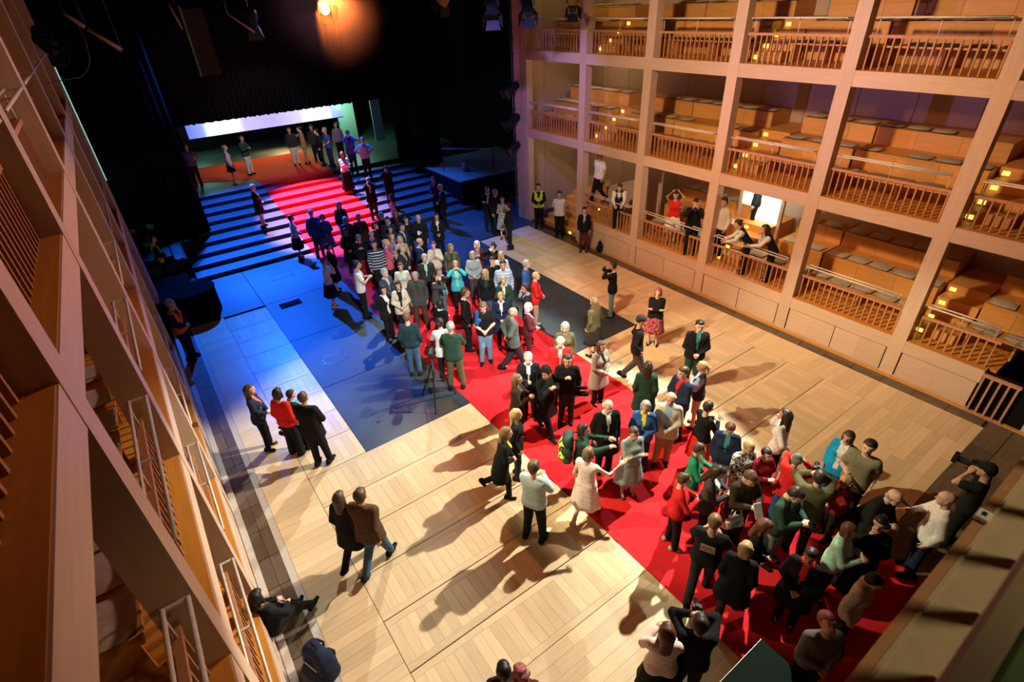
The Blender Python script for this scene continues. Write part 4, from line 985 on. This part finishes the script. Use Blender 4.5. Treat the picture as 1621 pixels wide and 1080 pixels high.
P(849, 437, 'R', 1.68, 'short:h_blond', 'jacket:red', 'trousers:beige', 'clasp', 'stand', 'blond woman in bright red jacket and beige trousers', f=1, shoes='white')
P(832, 456, 'L', 1.76, 'short:h_dark', 'suit:char/lblue', 'trousers:black', 'face/down', 'stand', 'dark haired man in dark jacket with a hand at his mouth')
P(696, 511, 'B', 1.70, 'curly:h_dark', 'cardigan:white', 'trousers:black', 'chest', 'stand', 'woman in white top beside the man in green, seen from behind', f=1, key='whitetop')
P(713, 517, 'B', 1.80, 'short:h_grey', 'jacket:dgreen', 'trousers:olive', 'phone', 'apart', 'man in green jacket and khaki trousers seen from behind', dl=10)
# centre and front of the carpet
P(940, 477, 'L', 1.68, 'long:h_lbrown', 'cardigan:olive', 'skirt:char', 'down', 'stand', 'long haired woman in olive cardigan and dark skirt on the black floor', f=1, dl=40)
P(894.5, 518, 'F', 1.72, 'bob:h_grey', 'jacket:olive', 'trousers:char', 'down', 'stand', 'grey haired guest in olive jacket behind the man in red', f=1)
P(887, 541, 'F', 1.78, 'rim:h_white', 'jacket:red/lgrey', 'trousers:char', 'down', 'stand', 'balding white haired man in open red jacket')
P(898.5, 570, 'F', 1.80, 'short:h_dark', 'jacket:black', 'jeans:char', 'chest/down', 'weight', 'dark haired young man in padded black jacket', key='younger')
P(836, 567, 'F', 1.74, 'short:h_grey', 'jacket:black/white', 'trousers:black', 'phone/down', 'stand', 'grey haired man in black jacket holding a phone', key='greyphone')
P(865, 589, 'FR', 1.74, 'flatcap:black', 'coat:black', 'trousers:black', 'chest', 'walk', 'man in black flat cap and black coat')
P(819, 600, 'R', 1.68, 'long:h_lbrown', 'coat:dbrown/olive', 'trousers:black', 'phone', 'stand', 'fair haired woman in dark brown coat', f=1, dl=15)
P(818, 656, 'R', 1.68, 'long:h_blond', 'jacket:black', 'trousers:char', 'down', 'stand', 'blond woman in black jacket at the left carpet edge', f=1)
P(802, 685, 'R', 1.68, 'long:h_lbrown', 'coat:black/yellow', 'leggings:black', 'clasp', 'run', 'fair haired woman in black with yellow belt hurrying along the wood floor', f=1, lean=8)
P(952.5, 548, 'FR', 1.68, 'bob:h_brown', 'coat:stone/black', 'trousers:black', 'clasp', 'stand', 'brown bobbed woman in pale grey pink coat over black', f=1)
P(963, 643, 'F', 1.76, 'rim:h_white', 'coat:black/white', 'trousers:black', 'down', 'stand', 'bald man in black leather coat with white shirt', dl=-20)
P(924, 680, 'R', 1.66, 'bob:h_dark', 'jacket:dgreen', 'trousers:char', 'fwd', 'stand', 'woman in dark green jacket carrying a green patterned backpack', f=1, key='backpacker')
P(932, 717, 'B', 1.68, 'bob:h_lbrown', 'dress:palepink', 'skirt:palepink', 'out/down', 'walk', 'woman in pale pink sleeveless dress reaching out her right arm', f=1, dl=25, shoes='beige')
P(1004, 686, 'F', 1.66, 'short:h_brown', 'cardigan:greyteal', 'skirt:greyteal', 'cross', 'stand', 'woman in grey green cardigan and skirt with folded arms', f=1, dl=-30, shoes='brown')
P(845.5, 739, 'B', 1.78, 'short:h_brown', 'sweater:paleteal', 'trousers:black', 'phone/phone', 'apart', 'man in pale grey green sweater on the wood floor seen from behind', dl=25, key='sweater')
P(1026, 580, 'B', 1.68, 'long:h_dark', 'coat:dgreen', 'trousers:black', 'down', 'stand', 'dark haired woman in dark green coat seen from behind', f=1)
P(1081, 590, 'FL', 1.80, 'short:h_brown', 'jacket:navy/red', 'trousers:black', 'clasp', 'stand', 'man in navy jacket with red collar')
P(1111, 580, 'L', 1.66, 'pony:h_blond', 'vest:char/lblue', 'shorts:beige', 'cross', 'stand', 'blond woman in dark waistcoat and tan shorts', f=1)
P(1022, 644, 'F', 1.66, 'bob:h_grey', 'jacket:blue/yellow', 'trousers:navy', 'clasp', 'stand', 'grey haired woman in blue jacket with yellow scarf', f=1)
P(1062, 631, 'F', 1.76, 'rim:h_white', 'cardigan:cream/lblue', 'trousers:tan', 'clasp', 'weight', 'balding old man in cream waistcoat and light blue shirt')
P(1122, 644, 'BR', 1.66, 'short:h_dark', 'sweater:black', 'skirt:red', 'phone', 'stand', 'dark haired woman in black top and red skirt with a phone', f=1, key='redskirt')
P(1156, 677, 'F', 1.68, 'short:h_auburn', 'jacket:navy/teal', 'jeans:ldenim', 'down', 'stand', 'auburn haired woman in navy jacket beside the floral blouse', f=1, hpitch=15)
P(1107.6, 711, 'R', 1.66, 'short:h_brown', 'cardigan:green/brown', 'trousers:black', 'phone', 'stand', 'woman in bright green cardigan with brown scarf', f=1)
P(1184.6, 706, 'FR', 1.66, 'short:h_blond', 'blouse:white%char', 'trousers:beige', 'clasp', 'stand', 'short blond woman in black and white patterned blouse', f=1, hpitch=12)
P(1214, 719, 'FR', 1.52, 'short:h_dark', 'jacket:dred', 'trousers:red', 'phone', 'stand', 'dark haired guest in dark red jacket behind the patterned blouse', f=1)
P(1243, 657, 'L', 1.70, 'long:h_dark', 'shirt:white', 'trousers:black', 'face/behind', 'stand', 'long dark haired usher in white shirt standing alone on the right', f=1, dl=20)
P(1134, 745, 'R', 1.66, 'long:h_dark', 'cardigan:dgrey/white', 'trousers:black', 'phone', 'stand', 'long dark haired woman in grey cardigan reading a phone', f=1, hpitch=25, key='reader')
P(1186, 753, 'FR', 1.74, 'short:h_brown', 'jacket:dbrown/char', 'trousers:black', 'phone', 'stand', 'young man in dark brown jacket holding a tablet', hpitch=22, key='tablet')
P(1083.5, 759, 'R', 1.66, 'short:h_brown', 'sweater:red', 'trousers:black', 'phone', 'weight', 'woman in bright red sweater and black trousers', f=1, shoes='beige', dl=-15)
P(1131.5, 825, 'B', 1.80, 'buzz:h_lbrown', 'tee:black', 'jeans:char', 'phone', 'walk', 'man in black t shirt with pale print on the back', key='printtee')
P(1181, 868, 'B', 1.68, 'bob:h_blond', 'coat:black', 'jeans:char', 'down', 'walk', 'blond woman in long black coat seen from behind', f=1)
P(1210.5, 832, 'R', 1.66, 'long:h_auburn', 'jacket:black', 'jeans:greyteal', 'clasp', 'stand', 'long auburn haired woman in black jacket', f=1, hpitch=12)
P(1256, 779, 'R', 1.78, 'short:h_dark', 'jacket:dgreen', 'jeans:grey', 'phone', 'stand', 'dark haired man in dark green jacket looking at a phone', hpitch=25, dl=15, key='greenphone')
P(1262, 728, 'B', 1.64, 'beanie:grey', 'jacket:red', 'jeans:blue', 'cam', 'stand', 'person in grey knit hat and red jacket', f=1, dl=20)
P(1297, 755, 'BL', 1.78, 'buzz:h_dark', 'jacket:olive', 'trousers:char', 'cam', 'stand', 'man in olive jacket photographing the couple', key='couplephoto', dl=30)
P(1343, 692, 'F', 1.62, 'bob:h_brown', 'cardigan:bright/white', 'jeans:denim', 'down', 'stand', 'woman in bright blue cardigan posing beside a man in khaki shirt', f=1, dl=10)
P(1376, 708, 'F', 1.80, 'short:h_dark', 'tee:khaki', 'trousers:dbrown', 'clasp/down', 'stand', 'man in khaki short sleeved shirt posing beside the blue cardigan', dl=5)
P(1338, 761, 'FL', 1.45, 'short:h_blond', 'jacket:dred/black', 'trousers:black', 'clasp', 'stand', 'child in dark red and black jacket below the posing couple')
P(1416, 787, 'R', 1.72, 'rim:h_grey', 'coat:black', 'trousers:black', 'phone', 'stand', 'grey balding man in black coat stooping', lean=18, dl=20)
P(1393, 829, 'F', 1.66, 'bun:h_black', 'sweater:black', 'longskirt:black', 'face/clasp', 'stand', 'woman in black evening dress touching her face', f=1)
P(1346, 840, 'R', 1.66, 'bob:h_auburn', 'jacket:mint', 'trousers:black', 'phone', 'stand', 'auburn haired woman in mint green jacket', f=1)
P(1283, 881, 'F', 1.68, 'short:h_dark', 'coat:black/red', 'trousers:black', 'clasp', 'stand', 'dark haired woman in black coat with red scarf', f=1)
P(1380, 917, 'R', 1.66, 'short:h_black', 'jacket:cream', 'trousers:char', 'down', 'stand', 'dark haired woman in cream jacket by the balcony edge', f=1, hpitch=20)
P(1315, 995, 'FR', 1.72, 'short:h_rose', 'sweater:grey', 'trousers:black', 'clasp', 'stand', 'guest in grey knit sweater looking up from the bottom edge', hpitch=-35)
P(1498, 790, 'L', 1.78, 'bald', 'shirt:white', 'trousers:navy', 'phone/down', 'stand', 'bald man in white shirt holding a microphone', key='mic', dl=-20)
P(1561, 745, 'L', 1.76, 'flatcap:black', 'tee:black', 'trousers:black', 'cam', 'stand', 'camera operator in black half hidden by the balcony', key='operator')
P(1056, 999, 'B', 1.72, 'long:h_auburn', 'sweater:palepink', 'skirt:black', 'phone', 'stand', 'long auburn haired woman in pale pink sweater at the bottom edge', f=1, dl=-15)
P(1108, 986, 'B', 1.76, 'short:h_dark', 'jacket:black', 'trousers:char', 'cam', 'stand', 'dark haired man in black jacket raising a camera at the bottom edge', key='bottomphoto', dl=-20)
P(824, 1066, 'B', 1.72, 'curly:h_rose', 'sweater:maroon', 'trousers:black', 'down', 'stand', 'curly reddish head at the bottom edge', f=1)
P(797, 1060, 'B', 1.62, 'short:h_black', 'jacket:black', 'trousers:black', 'down', 'stand', 'black haired head beside the curly one at the bottom edge')
# left side of the floor
G2 = dict(group='guests standing on the wooden floor')
P(395.5, 617, 'R', 1.66, 'long:h_brown', 'jacket:navy/coral', 'leggings:black', 'clasp', 'stand', 'woman with long brown hair and navy leather jacket on the left', f=1, dl=20, **G2)
P(440, 622, 'BR', 1.68, 'bob:h_black', 'sweater:red', 'wide:black', 'down', 'stand', 'black haired woman in red sweater on the left', f=1, key='redbag', **G2)
P(461, 624, 'B', 1.50, 'short:h_dark', 'jacket:char/turq', 'trousers:black', 'down', 'stand', 'guest in dark jacket with turquoise hidden behind the red sweater', f=1, dl=80, **G2)
P(480, 629, 'BR', 1.80, 'buzz:h_brown', 'suit:black', 'trousers:black', 'clasp', 'weight', 'close cropped man in black suit on the left', dl=-10, **G2)
P(538, 787, 'BR', 1.66, 'long:h_brown', 'coat:black', 'trousers:black', 'down', 'walk', 'brown haired woman in black walking beside the brown jacket', f=1, **G2)
P(571, 784, 'BR', 1.80, 'short:h_brown', 'suit:brown', 'jeans:denim', 'back/swing', 'walk', 'man in brown jacket and jeans walking across the wood floor', dl=-8, build=1.05, **G2)
P(407, 944, 'R', 1.68, 'bob:h_black', 'jacket:black/brown', 'trousers:black', 'lap', 'sit', 'woman in black sitting on the left ledge with legs out', z=0.02, f=1, dl=-30, key='sitter', **G2)
# stage crew and stewards
G3 = dict(group='staff around the stage')
P(270, 481, 'R', 1.78, 'short:h_grey', 'vest:orange/black', 'trousers:black', 'clasp', 'stand', 'steward in orange safety vest beside the left gallery', z=0.0, dl=30, **G3)
P(241, 379, 'R', 1.74, 'short:h_dark', 'vest:yellow/black', 'trousers:black', 'clasp', 'stand', 'crew member in yellow vest in the left wing', z=0.0, **G3)
P(294, 234, 'F', 1.76, 'short:h_grey', 'tee:greyteal', 'jeans:char', 'hip', 'stand', 'man in grey t shirt with hands on hips at the left end of the stage', **G3)
P(356, 234, 'R', 1.66, 'bun:h_blond', 'shirt:white', 'mini:black', 'down', 'stand', 'woman in white shirt and black skirt on the stage left', f=1, shoes='white', **G3)
P(382, 219, 'FR', 1.76, 'short:h_dark', 'shirt:dgreen', 'trousers:cream', 'phone', 'stand', 'man in green shirt and pale trousers upstage left', **G3)
P(391, 265, 'R', 1.68, 'long:h_white', 'suit:black/white', 'mini:black', 'clasp', 'stand', 'white blond woman in black suit on the upper stairs', f=1, dl=20, **G3)
P(457, 206, 'F', 1.76, 'short:h_dark', 'sweater:char', 'trousers:cream', 'down', 'stand', 'man in dark top and white trousers beneath the screen', **G3)
P(473, 204, 'L', 1.76, 'short:h_dark', 'suit:tan', 'trousers:tan', 'fwd/down', 'stand', 'man in tan suit reaching towards his neighbour beneath the screen', **G3)
P(492, 202, 'F', 1.74, 'curly:h_dark', 'jacket:char', 'trousers:black', 'down', 'stand', 'curly haired guest in charcoal beneath the screen', **G3)
P(500, 208, 'L', 1.70, 'short:h_black', 'sweater:black', 'trousers:black', 'down', 'stand', 'dark figure right of the curly haired guest on stage', **G3)
P(513, 206, 'L', 1.78, 'short:h_grey', 'tee:blue', 'trousers:navy', 'clasp', 'stand', 'grey bearded man in blue t shirt at the top of the stairs', dl=-30, **G3)
P(531, 198, 'F', 1.76, 'short:h_dark', 'shirt:mauve', 'trousers:black', 'down', 'stand', 'man in mauve shirt behind the blue suit upstage', **G3)
P(549, 206, 'F', 1.84, 'short:h_dark', 'suit:blue/navy', 'trousers:navy', 'cam', 'stand', 'tall man in blue suit with hands at his face on stage', **G3)
P(571, 211, 'F', 1.78, 'short:h_grey', 'shirt:lblue', 'trousers:black', 'hip', 'stand', 'man in light blue shirt with hands on hips beside the pale flat', **G3)
P(540.5, 239, 'F', 1.68, 'long:h_brown', 'shirt:white', 'longskirt:black', 'cross', 'stand', 'woman in white top and long black skirt right of the carpeted stairs', f=1, dl=-20, **G3)
P(582, 280, 'F', 1.74, 'short:h_grey', 'suit:black/white', 'trousers:char', 'cam', 'stand', 'dark suited guest photographing from the right stair edge', key='stairphoto', **G3)
P(611, 267, 'F', 1.72, 'short:h_dark', 'jacket:black', 'trousers:black', 'cam', 'stand', 'guest in black photographing beside the right curtain', **G3)
P(617, 306, 'L', 1.58, 'long:h_auburn', 'tee:pink', 'trousers:black', 'down', 'stand', 'auburn haired girl in pink t shirt at the right foot of the stairs', f=1, **G3)
P(684, 267, 'FL', 1.78, 'short:h_dark', 'suit:navy', 'trousers:black', 'clasp', 'stand', 'dark haired guard in navy suit at the right end of the stairs', **G3)
P(697, 296, 'L', 1.78, 'bald', 'suit:black/lblue', 'trousers:black', 'clasp', 'stand', 'bald guard in dark suit at the right foot of the stairs', **G3)
P(691, 343, 'F', 1.68, 'long:h_dark', 'suit:black/white', 'trousers:black', 'clasp', 'stand', 'dark haired woman in black suit at the right rear of the crowd', f=1, **G3)
P(771, 300, 'F', 1.78, 'short:h_dark', 'suit:black/white', 'trousers:black', 'cross', 'stand', 'man in black suit with folded arms by the right proscenium', **G3)
P(784, 305, 'FR', 1.78, 'short:h_grey', 'suit:black', 'trousers:black', 'down', 'stand', 'grey haired man in black suit by the right proscenium', **G3)
P(795, 316, 'F', 1.66, 'long:h_dark', 'dress:lgrey', 'skirt:lgrey', 'clasp', 'stand', 'woman in light grey dress by the right proscenium', f=1, **G3)
P(803.5, 326, 'L', 1.74, 'short:h_black', 'jacket:black', 'trousers:black', 'clasp', 'stand', 'dark figure in black standing nearest of the proscenium group', **G3)
P(852.5, 296, 'F', 1.78, 'short:h_dark', 'vest:hiviz/black', 'trousers:black', 'clasp', 'stand', 'steward in green yellow safety vest by the gallery stairs', z=0.0, **G3)
P(886, 308, 'F', 1.78, 'short:h_dark', 'shirt:white', 'trousers:black', 'behind', 'stand', 'man in white shirt standing below the gallery stairs', z=0.0, **G3)
P(925.5, 333, 'F', 1.66, 'bun:h_black', 'jacket:black/lgrey', 'leggings:maroon', 'down', 'stand', 'slim woman in black top and maroon trousers by the column', f=1, z=0.0, key='slim', **G3)
# right side of the floor
P(970, 421, 'L', 1.68, 'short:h_dark', 'jacket:black/white', 'jeans:ldenim', 'cam', 'stand', 'woman in black leather jacket and light jeans taking a photo', f=1, key='jeans', **G2)
P(1042, 463, 'F', 1.66, 'bob:h_rose', 'blouse:black', 'skirt:rose%char', 'cross', 'stand', 'woman in black blouse and floral skirt with folded arms', f=1, **G2)
P(1015.5, 508, 'BR', 1.78, 'flatcap:char', 'sweater:black', 'trousers:dgrey', 'pocket', 'walk', 'man in cap and black sweater standing on the wood floor', dl=40, **G2)
P(1108, 516, 'F', 1.80, 'short:h_black', 'jacket:black/teal', 'trousers:dgreen', 'clasp', 'stand', 'bearded man in black jacket and teal shirt on the wood floor', dl=-10, key='bearded', **G2)
# people in the ground gallery
G4 = dict(group='people in the right ground gallery')
P(949, 246, 'FL', 1.78, 'short:h_black', 'tee:white', 'trousers:black', 'down', 'walk', 'man in white t shirt on the stairs behind the ground gallery', z=1.45, key='stairman', **G4)
P(981, 297, 'F', 1.74, 'short:h_brown', 'vest:navy/white', 'trousers:black', 'fwd', 'stand', 'waiter in white shirt and dark waistcoat leaning on the gallery rail', z=.98, lean=34, **G4)
P(1070, 309, 'F', 1.68, 'short:h_red', 'dress:red', 'skirt:white', 'up', 'stand', 'woman in red and white holding up a phone in the gallery', z=.98, f=1, key='galphone', **G4)
P(1102, 322, 'F', 1.80, 'short:h_dark', 'suit:black', 'trousers:black', 'cam', 'stand', 'man in black jacket with a camera in the gallery', z=.98, lean=16, key='galcam', **G4)
P(1147, 320, 'FL', 1.70, 'short:h_dark', 'shirt:cream', 'trousers:black', 'up/down', 'stand', 'person in cream shirt behind the waiting staff in the gallery', z=1.2, **G4)
P(1168, 354, 'L', 1.66, 'bun:h_dark', 'vest:black/white', 'trousers:black', 'fwd', 'stand', 'waitress in white shirt leaning left on the gallery rail', z=.98, f=1, lean=34, dl=-10, **G4)
P(1211, 362, 'L', 1.66, 'long:h_dark', 'vest:black/white', 'trousers:black', 'face/fwd', 'stand', 'waitress in white shirt resting her chin on the gallery rail', z=.98, f=1, lean=28, dl=-10, **G4)
P(1203, 284, 'L', 1.72, 'short:h_dark', 'jacket:black', 'leggings:black', 'down', 'apart', 'person in black standing in the bright doorway', z=1.40, **G4)

# ------------------------------------------------------------------ things carried, worn or standing about
M_PHONE = flat('phone_glass', (.02, .022, .026), .2); M_WHITEP = flat('white_plastic', (.7, .7, .68), .4); M_SCR = emit('phone_screen', (.6, .75, 1), .7)
def hands_mid(J): return (J['hand'][1]+J['hand'][-1])/2
def placed(name, loc, heading, label, cat, group=None): return tag(empty(name, loc, -heading), label, cat, group)
def phone(key, label, side=0, white=False, big=1.0):
    J = PEOPLE[key]; p = hands_mid(J) if side == 0 else J['hand'][side]
    o = placed('smartphone', world_pt(J, p+np.array([0, .10, .02])), J['heading'], label, 'phone', 'phones in hands'); o.rotation_euler.x = .6
    MB().bevbox(-.038*big, .038*big, -.005, .005, -.07*big, .07*big, .003).build('case', M_WHITEP if white else M_PHONE, o); MB().box(-.033*big, .033*big, -.0075, -.005, -.058*big, .058*big).build('display', M_SCR, o)
for a in [('baldphone', 'pale phone held by the bald man at the rear of the crowd', 1, True), ('greyphone', 'dark phone held by the grey haired man in black', 1), ('redskirt', 'dark phone held by the woman in the red skirt'), ('reader', 'white phone read by the long haired woman in grey cardigan', 0, True, 1.2),
          ('tablet', 'white tablet held by the young man in brown jacket', 0, True, 1.7), ('greenphone', 'dark phone held by the man in dark green jacket'), ('galphone', 'phone held high by the woman in red in the gallery'), ('jeans', 'phone held up by the woman in light jeans')]: phone(*a)
def photocam(key, label, big=1.0):
    J = PEOPLE[key]; o = placed('photo_camera', world_pt(J, hands_mid(J)+np.array([0, .07, .03])), J['heading'], label, 'camera', 'cameras in hands')
    MB().bevbox(-.06*big, .06*big, -.03, .03, -.04*big, .04*big, .008).build('body', M_DARKMETAL, o); MB().tube([(0, .03, 0), (0, .11*big, 0)], .034*big, 10).build('lens', M_PHONE, o); MB().box(-.02, .02, -.02, .02, .04*big, .06*big).build('viewfinder', M_DARKMETAL, o)
for a in [('photog1', 'camera raised by the dark curly haired guest'), ('photog2', 'camera held by the woman in grey sweater'), ('couplephoto', 'camera of the man in olive jacket', 1.2), ('bottomphoto', 'camera raised at the bottom edge'), ('stairphoto', 'camera raised at the right stair edge'), ('galcam', 'camera held by the man in the gallery')]: photocam(*a)
J = PEOPLE['operator']; o = placed('video_camera', world_pt(J, np.array([.12, .16, 1.56])), J['heading'], 'black shoulder video camera of the operator by the balcony', 'video camera'); o.scale = (.8,)*3
MB().bevbox(-.07, .07, -.28, .10, -.08, .09, .015).build('body', M_DARKMETAL, o); MB().tube([(0, .10, 0), (0, .30, 0)], [.055, .065], 12).build('lens', M_PHONE, o); MB().box(-.11, .11, .28, .36, -.06, .07).build('matte_box', M_DARKMETAL, o)
MB().tube([(0, -.2, .10), (0, -.05, .17), (0, .1, .10)], .014, 6).build('handle', M_DARKMETAL, o); MB().bevbox(-.03, .03, -.05, .06, .10, .15, .008).build('lamp', M_DARKMETAL, o)
J = PEOPLE['mic']; o = placed('microphone', world_pt(J, J['hand'][1]+np.array([0, .07, .04])), J['heading'], 'black hand microphone of the bald man in white shirt', 'microphone')
MB().tube([(0, -.08, -.05), (0, .06, .04)], [.012, .016], 8).build('grip', M_DARKMETAL, o, True); MB().tube([(0, .06, .04), (0, .075, .05), (0, .10, .066), (0, .11, .072)], [.016, .028, .026, .01], 10).build('head', M_PHONE, o, True)
# tripod with a camera on the carpet's left edge
o = placed('camera_tripod', (3.95, 9.0, .004), .6, 'black camera tripod at the left edge of the carpet', 'tripod')
for i in range(3):
    a = i*2*math.pi/3+.5; c_, s_ = math.cos(a), math.sin(a)
    l = MB().tube([(.03*c_, .03*s_, 1.05), (.24*c_, .24*s_, .52), (.46*c_, .46*s_, .015)], [.022, .018, .013], 6).build('leg', M_DARKMETAL, o); MB().tube([(.46*c_, .46*s_, .0), (.46*c_, .46*s_, .03)], .02, 6).build('foot', M_PHONE, l)
MB().tube([(0, 0, .75), (0, 0, 1.22)], .018, 8).build('centre_column', M_DARKMETAL, o); MB().bevbox(-.045, .045, -.06, .06, 1.20, 1.29, .01).build('pan_head', M_DARKMETAL, o)
MB().tube([(0, -.05, 1.24), (.05, -.34, 1.10)], .010, 6).build('pan_handle', M_DARKMETAL, o)
for i in range(3):
    a = i*2*math.pi/3+.5; MB().tube([(0, 0, .62), (.22*math.cos(a), .22*math.sin(a), .55)], .008, 5).build('spreader', M_DARKMETAL, o)
c_ = placed('tripod_camera', (3.95, 9.0, 1.30), .6, 'small video camera on top of the tripod', 'video camera')
MB().bevbox(-.05, .05, -.12, .12, 0, .11, .01).build('body', M_DARKMETAL, c_); MB().tube([(0, .12, .055), (0, .2, .055)], .035, 10).build('lens', M_PHONE, c_)
# white tote bag
p = at_z(1163, 822, .78); o = placed('tote_bag', p, .4, 'white cloth tote bag with green print hanging in the crowd', 'bag')
vs = []; n = 16
V, Q = grow([cap((-.13, 0, -.13), (.13, 0, -.13), .055, .055, .04), cap((-.11, 0, -.02), (.11, 0, -.02), .05, .05, .04), cap((-.10, 0, .10), (.10, 0, .10), .03, .03, .04)], .02)
link(bpy.data.objects.new('bag_body', to_mesh('bag_body', V, Q, [flat('tote_white', (.74, .75, .70), .8)])), o)
for y in (-.03, .03): MB().tube([(-.07, y, .11), (-.05, y, .24), (.05, y, .24), (.07, y, .11)], .011, 6).build('handle', M_WHITEP, o, True)
MB().prism([(-.07, -.10), (.02, -.10), (.08, .03), (-.02, .05)], 0, .01).build('print', flat('tote_green', (.10, .42, .18), .8), o); o.children[-1].rotation_euler = (math.pi/2, 0, 0); o.children[-1].location = (0, -.052, -.04)
# big backpack with green pattern
J = PEOPLE['backpacker']; o = placed('backpack', world_pt(J, np.array([0, -.235, 1.13])), J['heading'], 'dark backpack with bright green pattern on the woman in dark green', 'backpack')
V, Q = grow([cap((-.10, 0, -.20), (.10, 0, -.20), .10, .10, .05), cap((-.11, 0, .0), (.11, 0, .0), .11, .11, .05), cap((-.09, .01, .20), (.09, .01, .20), .10, .10, .05)], .025)
link(bpy.data.objects.new('pack_body', to_mesh('pack_body', V, Q, [flat('pack_dark', (.02, .05, .04), .7)])), o)
for z, r in ((-.16, .085), (.06, .08)):
    V, Q = grow([cap((-.08, -.075, z), (.08, -.075, z), r, r, .04)], .022); link(bpy.data.objects.new('front_pocket', to_mesh('front_pocket', V, Q, [blotch('hiviz', 'dgreen', 12)])), o)
for x in (-.1, .1): MB().tube([(x, .10, .28), (x, .28, .22), (x, .32, .0), (x, .12, -.2)], .02, 6).build('strap', M_DARKMETAL, o, True)
# handbags and floor bags
def handbag(loc, rz, label, col='black', sc=1.0):
    o = placed('handbag', loc, rz, label, 'bag'); o.scale = (sc,)*3
    V, Q = grow([cap((-.10, 0, -.10), (.10, 0, -.10), .06, .06, .04), cap((-.09, 0, .05), (.09, 0, .05), .04, .04, .04)], .022); link(bpy.data.objects.new('bag_body', to_mesh('bag_body', V, Q, [cloth(col)])), o)
    MB().tube([(-.08, 0, .08), (-.06, 0, .22), (.06, 0, .22), (.08, 0, .08)], .010, 6).build('handle', cloth(col), o, True); MB().box(-.03, .03, -.066, -.045, .0, .03).build('clasp', M_METAL, o)
J = PEOPLE['redbag']; handbag(world_pt(J, J['hand'][-1]+np.array([0, .02, -.30])), J['heading'], 'black handbag carried by the woman in red sweater')
J = PEOPLE['whitetop']; handbag(world_pt(J, np.array([-.28, -.02, .95])), J['heading'], 'black shoulder bag of the woman in white top')
J = PEOPLE['younger']; handbag(world_pt(J, np.array([-.30, .08, .98])), J['heading'], 'black shoulder bag of the young man in padded jacket')
def rucksack(loc, rz, label, col, sc):
    o = placed('rucksack', loc, rz, label, 'backpack'); o.scale = (sc,)*3
    V, Q = grow([cap((sx*.13, sy*.06, .06), (sx*.12, sy*.05, .36), .055, .050, .05) for sx in (-1, 1) for sy in (-1, 1)]+[cap((-.10, 0, .05), (.10, 0, .05), .10, .10, .05), cap((-.09, 0, .22), (.09, 0, .22), .10, .10, .06), cap((-.08, 0, .38), (.08, 0, .38), .085, .085, .05)], .024, lambda F, X, Y, Z: np.maximum(F, -Z))
    link(bpy.data.objects.new('pack_body', to_mesh('pack_body', V, Q, [cloth(col)])), o)
    V, Q = grow([cap((-.08, -.09, .14), (.08, -.09, .14), .09, .09, .04)], .026); link(bpy.data.objects.new('front_pocket', to_mesh('front_pocket', V, Q, [cloth(col)])), o)
    MB().tube([(-.03, 0, .48), (-.02, 0, .56), (.02, 0, .56), (.03, 0, .48)], .010, 6).build('carry_loop', M_DARKMETAL, o, True)
    for x in (-.09, .09): MB().tube([(x, .09, .40), (x, .135, .28), (x, .10, .08)], .014, 6).build('strap', M_DARKMETAL, o, True)
    MB().box(-.10, .10, -.122, -.112, .26, .268).build('zip', M_METAL, o)
rucksack(at_z(951, 397, 0)+Vector((-.05, 0, 0)), 2.4, 'black rucksack on the floor beside the slim woman', 'black', .8)
p = at_z(512, 1062, 0); rucksack(Vector((p.x+.02, p.y, 0)), 1.2, 'dark navy rucksack on the floor beside the sitting woman', 'navy', 1.25)
# dark green table at the lower edge
o = placed('green_table', (3.88, .72, 0), 0, 'dark green topped table at the bottom edge', 'table')
MB().bevbox(-.62, .62, -.50, .53, .72, .75, .006).build('table_top', flat('green_top', (.004, .011, .008), .85, 0, .1), o); MB().box(-.63, .63, -.51, .54, .70, .72).build('edge_frame', flat('alu_edge', (.4, .4, .38), .4, .6), o)
for x in (-.56, .56):
    for y in (-.45, .47): MB().tube([(x, y, 0), (x, y, .70)], .02, 8).build('leg', M_DARKMETAL, o)
# blue sweater over a shoulder, print on the back of a t shirt, floral print
J = PEOPLE['sweaterman']; V, Q = grow([cap((.17, .12, 1.20), (.15, .03, 1.47), .05, .05, .04), cap((.15, .03, 1.47), (.16, -.13, 1.25), .05, .055, .04), cap((.10, .13, 1.30), (.19, .12, 1.22), .045, .045, .03)], .025)
link(bpy.data.objects.new('shoulder_sweater', to_mesh('shoulder_sweater', V*J['s'], Q, [cloth('blue')])), J['root'])
J = PEOPLE['printtee']; b_ = MB()
for r_ in range(3):
    x = -.10
    while x < .10:
        w_ = rnd.uniform(.016, .03); b_.box(x, min(.105, x+w_)-.006, -.150, -.128, 1.33-.045*r_, 1.362-.045*r_); x += w_
b_.build('back_print', cloth('beige'), J['root'])
